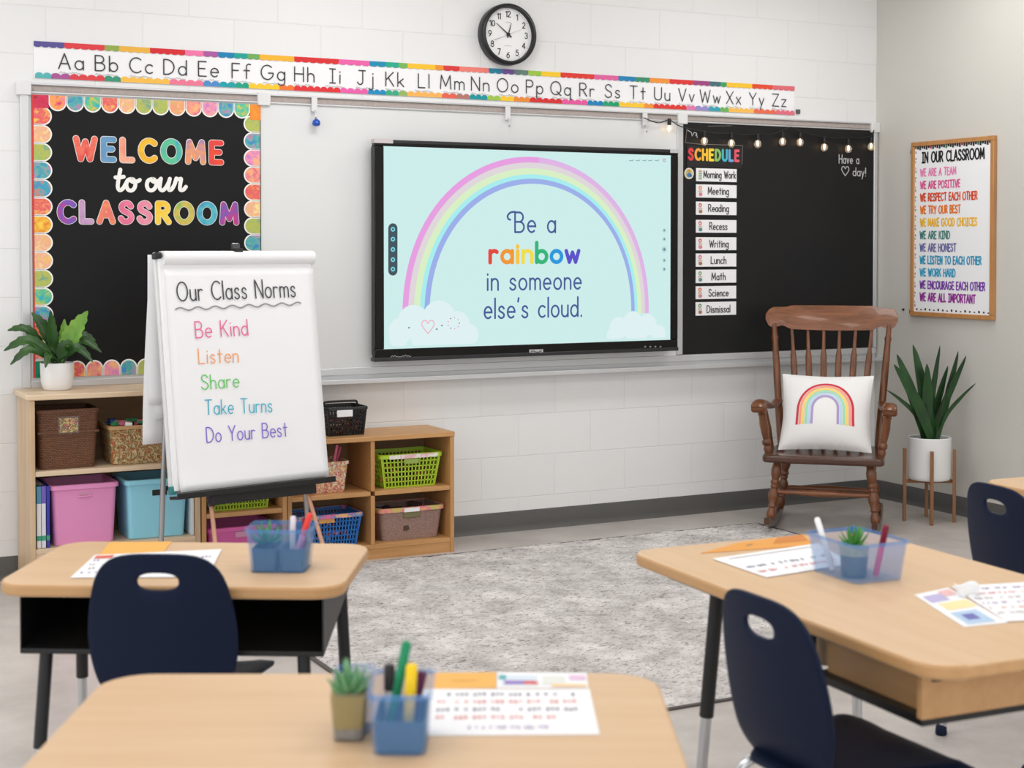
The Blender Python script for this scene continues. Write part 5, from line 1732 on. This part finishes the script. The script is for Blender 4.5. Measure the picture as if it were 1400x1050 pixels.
mb = MB(); mb.turned((-0.238, -0.206, 0.19), (0.238, -0.206, 0.19), STR, M_CHAIRWOODX, 14); mb.build('stretcher', rc)
mb = MB(); mb.turned((-0.228, 0.145, 0.16), (0.228, 0.145, 0.16), STR, M_CHAIRWOODX, 14); mb.build('stretcher', rc)

# cushion
cu = thing('cushion', 'white square cushion printed with a pastel rainbow, propped in the rocking chair', 'cushion', (0, 0, 0), math.radians(-43))
t_ = math.radians(-43)
cl = Vector((0.0, -0.135))
cu.location = (-0.80 + cl.x * math.cos(t_) - cl.y * math.sin(t_), -0.575 + cl.x * math.sin(t_) + cl.y * math.cos(t_), 0.376)
XCu = Matrix.Rotation(math.radians(-30), 4, 'X')
PWd, PHt, PTh = 0.226, 0.208, 0.09
M_CUSH = mat('white_cotton', (238, 236, 235), 0.85, bump=0.15, bscale=400, spec=0.2)


def cush(a, b, side):
    """a, b in -1..1 over the face"""
    pin = 1 - 0.07 * (1 - abs(b) ** 1.5)
    pin2 = 1 - 0.055 * (1 - abs(a) ** 1.5)
    x = PWd * a * pin
    z = PHt * (b * pin2) + PHt
    tt = max(0.0, (1 - a ** 2)) ** 0.55 * max(0.0, (1 - b ** 2)) ** 0.55
    tt *= 1 + 0.14 * (-b)
    tt += 0.012 * math.sin(a * 9 + b * 3) * (1 - abs(b)) * abs(b + .2) * (1 - a * a) * (1 if b < 0 else 0.4)
    return XCu @ Vector((x, side * PTh * tt, z + 0.012))


mb = MB()
mb.grid(lambda u, v: cush(2 * u - 1, 2 * v - 1, -1), 36, 36, M_CUSH)
mb.grid(lambda u, v: cush(1 - 2 * u, 2 * v - 1, 1), 36, 36, M_CUSH)
pil = mb.build('cover', cu, smooth=80)
mb = MB()
CUB = [(206, 62, 80), (250, 166, 136), (250, 216, 120), (168, 222, 186), (190, 216, 238), (176, 156, 204)]
for k, c in enumerate(CUB):
    r0 = 0.635 - 0.068 * k
    hf = 0.0275
    n = 44
    for j in range(n + 8):
        q = []
        for jj in (j, j + 1):
            for rr in (r0 - hf * 1.0, r0 + hf * 1.0):
                if jj < 4:
                    a, b = -rr, -0.5 + 0.42 * jj / 4
                elif jj > n + 4:
                    a, b = rr, -0.08 - 0.42 * (jj - n - 4) / 4
                else:
                    t = PI - PI * (jj - 4) / n
                    a, b = rr * math.cos(t), -0.08 + rr * 1.1 * math.sin(t) ** 1.12
                p = cush(a + 0.0, b + 0.02, -1)
                q.append(p + XCu.to_3x3() @ Vector((0, -0.0012, 0)))
        mb.add(q, [(0, 2, 3, 1)], mat('cushion_print_%d' % k, c, 0.85, spec=0.2))
mb.build('rainbow_print', pil, smooth=80)

# ================================================================== DESKS
def desk(label, loc, rz, W_, D_, h, style, group='student desks', rad=0.07):
    t = thing('student_desk', label, 'desk', loc, rz, group)
    m = MB(); m.prism(rrect(W_, D_, rad, 8), h - 0.028, h, M_LAMINATE, mside=M_EDGE); m.build('desktop', t, bevel=0.007, segs=3)
    if style == 'metal':
        w2 = W_ / 2 - 0.045
        yf, yr = -D_ / 2 + 0.045, D_ / 2 - 0.03
        zt, zf, zr = h - 0.028, h - 0.163, h - 0.085
        m = MB()
        for s in (-1, 1):
            x0, x1 = sorted((s * w2, s * (w2 - 0.004)))
            m.hexa([(x0, yf, zf), (x1, yf, zf), (x1, yr, zr), (x0, yr, zr)], [(x0, yf, zt), (x1, yf, zt), (x1, yr, zt), (x0, yr, zt)], M_BLACKMETAL)
        m.hexa([(-w2, yf, zf), (w2, yf, zf), (w2, yr, zr), (-w2, yr, zr)], [(-w2, yf, zf + 0.012), (w2, yf, zf + 0.012), (w2, yr, zr + 0.004), (-w2, yr, zr + 0.004)], M_BLACKMETAL)
        m.box((-w2, yr - 0.004, zr), (w2, yr, zt), M_BLACKMETAL)
        m.build('book_box', t, bevel=0.003)
        legs = [(s * (w2 - 0.05), yf + 0.03, zf + 0.012, s * (w2 - 0.025), yf - 0.01, 0.0) for s in (-1, 1)] + [(s * (w2 - 0.02), yr - 0.06, zr + 0.03, s * (w2 + 0.0), yr + 0.005, 0.0) for s in (-1, 1)]
        rl, split = 0.0145, 0.45
    else:
        bx0, bx1 = 0.125, W_ / 2 - 0.1
        yf, yr = -D_ / 2 + 0.052, D_ / 2 - 0.05
        zt, zb4 = h - 0.028, h - 0.125
        m = MB(); m.box((bx1 - 0.016, yf, zb4), (bx1, yr, zt), M_EDGE); m.box((bx0, yf + 0.12, zb4), (bx0 + 0.016, yr, zt), M_EDGE); m.box((bx0 + 0.016, yr - 0.016, zb4), (bx1 - 0.016, yr, zt), M_EDGE); m.build('book_box', t, bevel=0.002)
        m = MB(); m.box((bx0 + 0.016, yf + 0.028, zb4 + 0.002), (bx1 - 0.016, yf + 0.04, zt), M_EDGE); m.prism(rrect(0.085, 0.09, 0.035, 6, bx0 - 0.02, zt - 0.045), -yf - 0.05, -yf - 0.036, M_LAMINATE, X=Matrix.Rotation(PI / 2, 4, 'X')); m.build('front_panel', t)
        m = MB(); m.box((bx0, yf + 0.002, zb4 - 0.012), (bx1 - 0.002, yr, zb4 + 0.004), M_BLACKMETAL); m.build('box_floor', t)
        m = MB(); m.box((-W_ / 2 + 0.08, yf + 0.02, zt - 0.03), (W_ / 2 - 0.1, yf + 0.045, zt), M_BLACKMETAL); m.box((-W_ / 2 + 0.08, yr - 0.045, zt - 0.03), (bx0, yr - 0.02, zt), M_BLACKMETAL); m.build('rail', t)
        nl = 0.31 if W_ > 1.0 else 0.1
        legs = [(-W_ / 2 + nl, yf + 0.015, zt - 0.002, -W_ / 2 + nl - 0.08, yf + 0.005, 0.0), (-W_ / 2 + 0.075, yr - 0.02, zt - 0.002, -W_ / 2 + 0.06, yr, 0.0), (bx0 - 0.025, yf + 0.01, zt - 0.002, bx0 - 0.025, yf, 0.0), (W_ / 2 - 0.1, yr - 0.02, zb4, W_ / 2 - 0.08, yr, 0.0)]
        rl, split = 0.0165, 0.49
    for x0, y0_, z0, x1, y1_, z1 in legs:
        a, b = Vector((x0, y0_, z0)), Vector((x1, y1_, 0.012))
        m = MB(); m.tube([a, a.lerp(b, split)], rl, M_BLACKMETAL, 16); lg = m.build('leg', t)
        m = MB(); m.tube([a.lerp(b, split - 0.02), b], rl * 0.76, M_CHROME, 14); m.build('chrome_tube', lg)
        m = MB(); m.lathe([(0.0, 0.0), (0.015, 0.0), (0.017, 0.006), (0.013, 0.02), (0.0, 0.024)], M_NAVY, (x1, y1_, 0.0), 16); m.build('glide', lg)
    return t


DH = 0.66
desk('maple-topped desk with an open black metal box, behind the leafy plant shelf side chair', (-4.711, -3.135, 0), math.radians(-29.7), 0.762, 0.49, DH, 'metal')['label'] = 'maple-topped student desk with an open black metal box, before the tall shelf unit'
desk('nearest maple-topped student desk holding a gold-potted succulent and a calendar-like worksheet', (-4.806, -4.447, 0), math.radians(-26.95), 0.94, 0.60, DH, 'wood', rad=0.085)
desk('large maple-topped student desk with a wooden book box, before the rocking chair', (-3.434, -4.055, 0), math.radians(-93.2), 1.13, 0.69, DH, 'wood')
desk('maple-topped student desk cut off by the photo edge near the plant stand', (-1.87, -3.60, 0), math.radians(-93.2), 1.1, 0.69, DH, 'wood')

# ================================================================== STUDENT CHAIRS
def chair(label, loc, rz):
    t = thing('student_chair', label, 'chair', loc, rz, 'navy student chairs')
    half = [(0.0, .742), (.05, .741), (.09, .734), (.118, .717), (.138, .688), (.151, .645), (.160, .59), (.162, .54), (.156, .49), (.142, .445), (.126, .422), (.10, .405), (.05, .397), (0, .395)]
    cur = spline([(a, b, 0) for a, b in half], 4)
    loop = [(p.x, p.y) for p in cur] + [(-p.x, p.y) for p in reversed(cur[1:-1])]
    # resample evenly, clockwise from the top
    N = 72
    ln = [0.0]
    for i in range(len(loop)):
        a, b = loop[i], loop[(i + 1) % len(loop)]
        ln.append(ln[-1] + math.hypot(b[0] - a[0], b[1] - a[1]))
    out = []
    for k in range(N):
        d = ln[-1] * k / N
        i = max(j for j in range(len(ln) - 1) if ln[j] <= d + 1e-9)
        f = (d - ln[i]) / (ln[i + 1] - ln[i])
        a, b = loop[i], loop[(i + 1) % len(loop)]
        out.append((a[0] + (b[0] - a[0]) * f, a[1] + (b[1] - a[1]) * f))
    hole = []
    for x, z in out:
        a = math.atan2(z - 0.60, x)
        hole.append((0.044 * abs(math.cos(a)) ** 0.8 * (1 if math.cos(a) > 0 else -1), 0.681 + 0.0195 * abs(math.sin(a)) ** 0.8 * (1 if math.sin(a) > 0 else -1)))

    def by(x, z):
        y = -0.155 - 0.17 * (z - 0.43) + 0.75 * x * x
        if z < 0.47:
            y += 4.0 * (0.47 - z) ** 2
        return y

    m = MB()
    R_ = 9
    vs, fs_ = [], []
    for r in range(R_ + 1):
        f = r / R_
        for k in range(N):
            x = hole[k][0] + (out[k][0] - hole[k][0]) * f
            z = hole[k][1] + (out[k][1] - hole[k][1]) * f
            vs.append((x, by(x, z), z))
    for r in range(R_):
        for k in range(N):
            a, b = r * N + k, r * N + (k + 1) % N
            fs_.append((a, b, b + N, a + N))
    m.add(vs, fs_, M_NAVY)
    m.build('backrest', t, smooth=60, solid=0.009, bevel=0.003, offset=0)
    sl_ = []
    for x, y in rrect(0.37, 0.38, 0.075, 8, 0, 0.015):
        k = 1 - 0.5 * max(0, -(y - 0.015) / 0.19)
        sl_.append((x * k, y))
    m = MB()
    N2 = len(sl_)
    vs, fs_ = [(0, 0.0, 0.412)], []
    for r in range(1, 9):
        f = r / 8
        for x, y in sl_:
            X, Y = x * f, 0.015 + (y - 0.015) * f
            z = 0.412 + 0.35 * (X * X) + 0.16 * Y * Y - (0.9 * max(0, Y - 0.13) ** 2 * 6 if Y > 0.13 else 0)
            if r == 8:
                z -= 0.006
            vs.append((X, Y, z))
    for k in range(N2):
        fs_.append((0, 1 + k, 1 + (k + 1) % N2))
    for r in range(7):
        for k in range(N2):
            a, b = 1 + r * N2 + k, 1 + r * N2 + (k + 1) % N2
            fs_.append((a, a + N2, b + N2, b))
    m.add(vs, fs_, M_NAVY)
    m.build('seat', t, smooth=60, solid=0.009, bevel=0.003)
    for s in (-1, 1):
        for top_, mid_, low_ in (((s * 0.11, 0.02, 0.392), (s * 0.145, 0.135, 0.386), (s * 0.178, 0.185, 0.012)), ((s * 0.11, 0.02, 0.392), (s * 0.128, -0.15, 0.384), (s * 0.185, -0.235, 0.012))):
            a, b, c = Vector(top_), Vector(mid_), Vector(low_)
            pts = [a, a.lerp(b, 0.75)] + [(a.lerp(b, 0.75 + .25 * q)).lerp(b.lerp(c, 0.12 * q), q) for q in (0.25, 0.5, 0.75)] + [b.lerp(c, 0.12), b.lerp(c, 0.4), c]
            m = MB(); m.tube(pts, 0.0105, M_CHROME, 14); lg = m.build('leg', t)
            m = MB(); m.lathe([(0.0, 0.0), (0.014, 0.0), (0.017, 0.005), (0.0155, 0.022), (0.012, 0.03), (0.0, 0.03)], M_NAVY, (c.x, c.y, 0.0), 16); m.build('glide', lg)
    return t


chair('navy plastic chair with a slotted back pushed in at the black metal desk', (-4.763, -3.219, 0), math.radians(-29))
chair('navy plastic chair turned sideways at the large desk with the wooden book box', (-3.755, -4.29, 0), math.radians(-91))
chair('navy plastic chair cut off by the photo edge near the plant stand', (-2.391, -3.534, 0), math.radians(-97))

# ================================================================== DESK-TOP THINGS
def caddy(label, loc, rz, w_, d_, h, insert=True, div=True, wing=None):
    t = thing('supply_caddy', label, 'caddy', loc, rz, 'clear blue supply caddies')
    if wing:
        cx, cy, ww_, dd_ = wing
        m = MB()
        l3 = []
        for z, k, off in ((0.0, 0.9, 0), (h, 1, 0), (h, 1, 0.0022), (0.003, 0.9, 0.0022)):
            l3.append([(x + cx, y + cy, z) for x, y in rrect(ww_ * k - 2 * off, dd_ * k - 2 * off, 0.012, 5)])
        q = len(l3[0])
        m.add([p for l_ in l3 for p in l_], [(a * q + k, a * q + (k + 1) % q, (a + 1) * q + (k + 1) % q, (a + 1) * q + k) for a in range(3) for k in range(q)] + [tuple(reversed(range(q))), tuple(range(3 * q, 4 * q))], M_CLEARBLUE)
        m.build('side_cup', t)
    m = MB()
    tp = 0.88
    lo_, li = [], []
    for z, s_, off in ((0.0, 0, 0), (h, 1, 0), (h, 1, 0.0022), (0.003, 0.03, 0.0022)):
        ww, dd = w_ * (tp + (1 - tp) * s_), d_ * (tp + (1 - tp) * s_)
        lo_.append([(x, y, z) for x, y in rrect(ww - 2 * off, dd - 2 * off, 0.014, 5)])
    N = len(lo_[0])
    fs_ = []
    for a in range(3):
        for k in range(N):
            fs_.append((a * N + k, a * N + (k + 1) % N, (a + 1) * N + (k + 1) % N, (a + 1) * N + k))
    fs_ += [tuple(reversed(range(N))), tuple(range(3 * N, 4 * N))]
    m.add([p for l_ in lo_ for p in l_], fs_, M_CLEARBLUE); m.build('body', t)
    m = MB()
    L_ = []
    for z, g in ((h - 0.007, 0.0003), (h - 0.007, 0.004), (h + 0.001, 0.004), (h + 0.001, 0.0003)):
        L_.append([(x, y, z) for x, y in rrect(w_ + 2 * g, d_ + 2 * g, 0.016, 5)])
    fs_ = []
    for a in range(4):
        for k in range(N):
            b = (a + 1) % 4
            fs_.append((a * N + k, a * N + (k + 1) % N, b * N + (k + 1) % N, b * N + k))
    m.add([p for l_ in L_ for p in l_], fs_, M_CLEARBLUE); m.build('rim', t)
    if insert:
        for s in ((-1, 1) if div else (0,)):
            iw = (w_ * 0.86 / 2 - 0.004) if div else w_ * 0.86
            cx = s * (iw / 2 + 0.0025)
            m = MB()
            lo_ = []
            zi = h * 0.55
            for z, g in ((0.0035, 0.004), (zi, 0.0), (zi, 0.002), (0.006, 0.006)):
                lo_.append([(x + cx, y, z) for x, y in rrect(iw - 2 * g, d_ * 0.87 - 2 * g, 0.008, 4)])
            M_ = len(lo_[0])
            f2 = []
            for a in range(3):
                for k in range(M_):
                    f2.append((a * M_ + k, a * M_ + (k + 1) % M_, (a + 1) * M_ + (k + 1) % M_, (a + 1) * M_ + k))
            f2 += [tuple(reversed(range(M_))), tuple(range(3 * M_, 4 * M_))]
            m.add([p for l_ in lo_ for p in l_], f2, M_CLEARBLUEDARK); m.build('cup', t)
    elif div:
        m = MB(); m.box((-0.0012, -d_ * 0.43, 0.004), (0.0012, d_ * 0.43, h * 0.9), M_CLEARBLUE); m.build('divider', t)
    return t


def marker(label, loc, tilt, rz, ln, body, cap, r=0.0065):
    t = thing('marker', label, 'marker', loc, rz, 'markers in the caddies')
    X = Matrix.Rotation(tilt, 4, 'Y')
    m = MB(); m.lathe([(0.0, 0.0), (r * .8, 0.0), (r, 0.003), (r, ln * 0.62), (0.0, ln * 0.62)], flat(body, 0.4), n=14, X=X); m.build('barrel', t)
    m = MB(); m.lathe([(r * 1.06, ln * 0.6), (r * 1.06, ln * 0.97), (r * .75, ln), (0.0, ln)], flat(cap, 0.4), n=14, X=X); m.build('cap', t)
    return t


def rosette(parent, z0, n, ln, mt, seed, spread=1.0, wd=0.007):
    r = random.Random(seed)
    for i in range(n):
        a = i * 2.4
        el = math.radians(82 - 62 * i / n * spread)
        l_ = ln * (0.75 + 0.35 * r.random())
        d = Vector((math.cos(a) * math.cos(el), math.sin(a) * math.cos(el), math.sin(el)))
        ba = Vector((0, 0, z0)) + Vector((math.cos(a), math.sin(a), 0)) * 0.004
        tp = ba + d * l_ + Vector((0, 0, 0.004))
        md = ba + d * l_ * 0.5 - Vector((0, 0, 0.003))
        m = MB(); m.tube(spline([ba, md, tp], 4), [wd * v for v in (0.5, .75, .95, 1.0, 1.0, .9, .7, .4, .08)], mt, 8, flat=0.45); m.build('leaf', parent)


def on(loc, rz, x, y, z):
    c, s = math.cos(rz), math.sin(rz)
    return (loc[0] + c * x - s * y, loc[1] + s * x + c * y, loc[2] + z)


# caddy on the black metal desk
cz = math.radians(-29.7)
c1 = (-4.551, -3.29, DH)
caddy('blue see-through caddy with two cups on the black metal desk', c1, cz, 0.142, 0.115, 0.098)
o = thing('succulent', 'leafy green succulent in a cup of the caddy on the black metal desk', 'plant', on(c1, cz, -0.034, 0.0, 0.008), 0)
mb = MB(); mb.lathe([(0.0, 0.0), (0.018, 0.0), (0.02, 0.05), (0.0, 0.05)], M_SOIL, n=18); mb.build('root_plug', o)
rosette(o, 0.05, 14, 0.052, M_SUCCG, 3, 1.1, 0.0055)
marker('white capped marker upright in the caddy on the black metal desk', on(c1, cz, 0.02, 0.02, 0.008), 0.03, cz, 0.108, (240, 240, 240), (236, 232, 240))
marker('dark red marker at the back of the caddy on the black metal desk', on(c1, cz, 0.045, 0.028, 0.008), 0.02, cz, 0.104, (190, 40, 50), (120, 20, 40), 0.005)
marker('orange-red marker leaning over the rim of the caddy on the black metal desk', on(c1, cz, 0.026, -0.012, 0.008), 0.34, cz, 0.128, (226, 150, 190), (240, 70, 60))
# caddy on the large desk
cz2 = math.radians(-93.2)
c2 = (-3.435, -3.945, DH)
caddy('blue see-through caddy holding a glass pot and pens on the large desk', c2, cz2, 0.185, 0.145, 0.088, insert=False, div=False)
o = thing('potted_succulent', 'small green succulent in a clear pot of dark gravel inside the large desk caddy', 'plant', on(c2, cz2, 0.005, -0.012, 0.004), 0)
mb = MB(); mb.lathe([(0.0, 0.0), (0.029, 0.0), (0.035, 0.07), (0.033, 0.07), (0.0275, 0.003), (0.0, 0.003)], M_CLEAR, n=24); mb.build('pot', o)
mb = MB(); mb.lathe([(0.0, 0.0035), (0.027, 0.0035), (0.03, 0.044), (0.0, 0.044)], mat('dark_gravel', (84, 78, 76), 0.8, noise=0.6, nscale=140), n=22); mb.build('gravel', o)
mb = MB(); mb.lathe([(0.0, 0.0445), (0.03, 0.0445), (0.032, 0.066), (0.0, 0.068)], mat('pale_moss', (190, 186, 130), 0.9, noise=0.3, nscale=120), n=22); mb.build('moss', o)
rosette(o, 0.066, 18, 0.04, M_SUCCG, 5, 1.15, 0.0055)
marker('white marker leaning out of the caddy that holds a glass pot', on(c2, cz2, -0.04, -0.036, 0.006), -0.52, cz2, 0.125, (236, 236, 238), (242, 242, 244))
marker('blue marker standing behind the succulent in the large desk caddy', on(c2, cz2, -0.05, 0.03, 0.006), -0.05, cz2, 0.092, (50, 110, 200), (40, 90, 190))
marker('orange marker beside the blue one in the large desk caddy', on(c2, cz2, -0.03, 0.012, 0.006), 0.0, cz2, 0.08, (240, 140, 60), (236, 120, 50))
marker('hot pink marker with a dark cap leaning in the large desk caddy', on(c2, cz2, 0.04, 0.02, 0.006), 0.3, cz2, 0.122, (240, 60, 110), (120, 20, 50))
# caddy on the nearest desk
cz3 = math.radians(-26.95)
c3 = (-4.815, -4.522, DH)
caddy('blue see-through caddy with tall pens on the nearest desk', on(c3, cz3, 0.0335, 0, 0), cz3, 0.088, 0.135, 0.09, div=False, wing=(-0.077, 0.068, 0.062, 0.07))
marker('dark green marker standing tallest in the nearest caddy', on(c3, cz3, 0.012, 0.012, 0.008), 0.2, cz3, 0.142, (30, 130, 90), (26, 140, 96), 0.007)
marker('yellow marker upright in the nearest caddy', on(c3, cz3, 0.042, -0.01, 0.008), 0.06, cz3, 0.112, (246, 206, 40), (250, 210, 30), 0.008)
marker('dark maroon marker behind the yellow one in the nearest caddy', on(c3, cz3, 0.042, 0.03, 0.008), 0.22, cz3, 0.092, (110, 40, 90), (90, 30, 70), 0.007)
marker('black capped marker beside the tall green one in the nearest caddy', on(c3, cz3, 0.012, 0.04, 0.008), 0.0, cz3, 0.098, (230, 226, 220), (50, 44, 44), 0.008)
pl = Plane((0, 0, DH), (1, 0, 0), (0, 1, 0))
a, b = pl.px(478, 1008)
o = thing('potted_succulent', 'pale green succulent in a square gold-filled glass pot, in front of the nearest caddy', 'plant', (a, b, DH), cz3)


def sq(z, r_, c=0.006):
    return [(x, y, z) for x, y in rrect(2 * r_, 2 * r_, c, 4)]


def sq_solid(name, levels, m, par, c=0.006):
    lo2 = [sq(z, r_, c) for r_, z in levels]
    N = len(lo2[0])
    f2 = [(a * N + k, a * N + (k + 1) % N, (a + 1) * N + (k + 1) % N, (a + 1) * N + k) for a in range(len(lo2) - 1) for k in range(N)]
    f2 += [tuple(reversed(range(N))), tuple(range((len(lo2) - 1) * N, len(lo2) * N))]
    q = MB(); q.add([p for l_ in lo2 for p in l_], f2, m)
    return q.build(name, par)


sq_solid('pot', [(0.023, 0.0), (0.029, 0.074), (0.0275, 0.074), (0.0215, 0.003)], M_CLEAR, o)
sq_solid('silver_gravel', [(0.0208, 0.004), (0.0225, 0.018)], mat('silver_gravel', (150, 150, 148), 0.3, metal=0.4, noise=0.5, nscale=120), o)
sq_solid('gold_fill', [(0.0223, 0.0185), (0.0265, 0.068)], mat('gold_fill', (150, 126, 8), 0.55, noise=0.15, nscale=60), o)
rosette(o, 0.068, 22, 0.042, M_SUCC, 8, 1.1, 0.0065)


# ------------------------------------------------------------------ sheets of paper
def paper(name, label, cat, corners, mt, marks=None, group=None, z=DH + 0.0006, th=0.0008):
    """corners: photo points of the four corners, clockwise from the far left"""
    P = [Vector(pl.px(*c)) for c in corners]
    c = sum(P, Vector((0, 0))) / 4
    L_ = [p - c for p in P]
    area2 = sum(L_[i].x * L_[(i + 1) % 4].y - L_[(i + 1) % 4].x * L_[i].y for i in range(4))
    Q = L_ if area2 > 0 else list(reversed(L_))
    m = MB(); m.prism([(q.x, q.y) for q in Q], 0, th, mt)
    if not marks:
        t = tag(m.build(name, smooth=0), label, cat, group)
        t.location = (c.x, c.y, z)
    if marks:
        t = thing(name, label, cat, (c.x, c.y, z), 0, group)
        m.build('sheet', t, smooth=0)
        m = MB()
        lay = 0
        for u0, v0, u1, v1, col in marks:
            lay += 1

            def at(u, v):
                q = (L_[0].lerp(L_[1], u)).lerp(L_[3].lerp(L_[2], u), v)
                return (q.x, q.y, th + 0.0004 + 0.00006 * (lay % 10))
            q = [at(u0, v1), at(u1, v1), at(u1, v0), at(u0, v0)]
            m.add(q, [(0, 1, 2, 3)], flat(col))
        m.build('print', t, smooth=0)
    return t


def rows(v0, v1, n, cols, u0=0.05, u1=0.95, k=8, seed=1):
    r = random.Random(seed)
    out = []
    for i in range(n):
        v = v0 + (v1 - v0) * i / n
        hgt = (v1 - v0) / n * 0.42
        for j in range(k):
            u = u0 + (u1 - u0) * j / k
            wd = (u1 - u0) / k
            c = cols[i % len(cols)]
            for q in range(3):
                if r.random() < 0.8:
                    a = u + wd * (0.08 + 0.26 * q)
                    out.append((a, v + hgt * 0.25 * r.random(), a + wd * 0.15, v + hgt * (0.6 + 0.4 * r.random()), c))
    return out


NAVYI, REDI, PURI, GRYI = (84, 84, 116), (216, 110, 106), (140, 110, 170), (170, 160, 168)
ORANGE = mat('orange_card', (238, 178, 84), 0.6)
paper('orange_card', 'orange strip of card above the worksheet on the nearest desk', 'card', [(592, 921), (678, 920), (678, 941.5), (592, 942.5)], ORANGE, [(0.3, 0.5, 0.7, 0.55, (220, 160, 80))])
paper('picture_card', 'small white card with a colourful picture beside the orange strip on the nearest desk', 'card', [(679.5, 920), (802, 921), (804.5, 941.5), (679.5, 941.5)], M_PAPER,
      [(0.05, 0.2, 0.45, 0.85, (214, 226, 236)), (0.08, 0.55, 0.42, 0.8, (150, 120, 190)), (0.02, 0.2, 0.1, 0.5, (90, 170, 180)), (0.3, 0.6, 0.45, 0.8, (220, 100, 90)), (0.5, 0.25, 0.75, 0.8, (226, 228, 222)), (0.8, 0.2, 0.98, 0.5, (230, 190, 220)), (0.6, 0.78, 0.98, 0.95, (244, 206, 150))])
paper('worksheet', 'white worksheet of small letter rows beside the caddy on the nearest desk', 'worksheet', [(570, 943), (806, 943), (820, 1005), (560, 1007)], M_PAPER, rows(0.1, 0.78, 4, [NAVYI, REDI], 0.12, 0.93, 8, 2) + rows(0.82, 0.98, 1, [PURI], 0.3, 0.75, 6, 5), 'worksheets on the desks')
paper('orange_card', 'orange card lying under the worksheet on the black metal desk', 'card', [(150, 742), (235, 741), (222, 757), (134, 761)], ORANGE)
paper('worksheet', 'white worksheet partly hidden by the chair back on the black metal desk', 'worksheet', [(130, 760), (303, 752), (284, 790), (96, 791)], M_PAPER, [(0.02, 0.05, 0.16, 0.2, (216, 110, 90))] + rows(0.25, 0.95, 4, [PURI, GRYI, NAVYI], 0.03, 0.97, 9, 4), 'worksheets on the desks', z=DH + 0.0016)
paper('orange_card', 'long orange card at the end of the large desk nearest the rocking chair', 'card', [(1010, 742.5), (1098, 731), (1112, 746), (958, 757)], mat('deep_orange_card', (226, 156, 66), 0.6), [(0.3, 0.4, 0.36, 0.6, (170, 130, 90)), (0.6, 0.02, 0.98, 0.6, (206, 130, 60))])
paper('worksheet', 'white worksheet between the orange card and the caddy on the large desk', 'worksheet', [(974, 765), (1118, 744), (1165, 772), (1048, 790.5)], M_PAPER, [(0.1, 0.1, 0.9, 0.13, GRYI)] + rows(0.5, 0.95, 2, [NAVYI, REDI], 0.05, 0.95, 8, 6), 'worksheets on the desks', z=DH + 0.0016)
paper('worksheet', 'white worksheet beside the curled paper strip on the large desk, running out of the photo', 'worksheet', [(1300, 803), (1440, 795), (1500, 845), (1376, 851)], M_PAPER, rows(0.1, 0.9, 6, [PURI, REDI, GRYI], 0.03, 0.95, 9, 8), 'worksheets on the desks', z=DH + 0.0016)
paper('picture_card', 'white card with blue and yellow pictures on the large desk', 'card', [(1250, 814), (1296, 804), (1378, 852), (1318, 858)], M_PAPER,
      [(0.1, 0.1, 0.6, 0.3, (190, 180, 220)), (0.2, 0.35, 0.95, 0.55, (246, 226, 170)), (0.15, 0.62, 0.8, 0.95, (180, 206, 232)), (0.3, 0.7, 0.6, 0.85, (110, 110, 180)), (0.6, 0.05, 0.95, 0.2, (236, 190, 190))])
mb = MB()
a, b = pl.px(1322, 815)
mb.grid(lambda u, v: (0.03 * math.cos(2 * PI * u) * (0.75 + 0.25 * v), 0.022 * math.sin(2 * PI * u) * (0.75 + .25 * v), 0.0008 + 0.02 * v + 0.004 * math.sin(6 * PI * u)), 24, 4, M_PAPER, closed_u=True)
cp = mb.build('paper_curl', smooth=60, solid=0.0006)
tag(cp, 'small curled strip of white paper lying by the picture card on the large desk', 'paper').location = (a, b, DH + 0.0028)
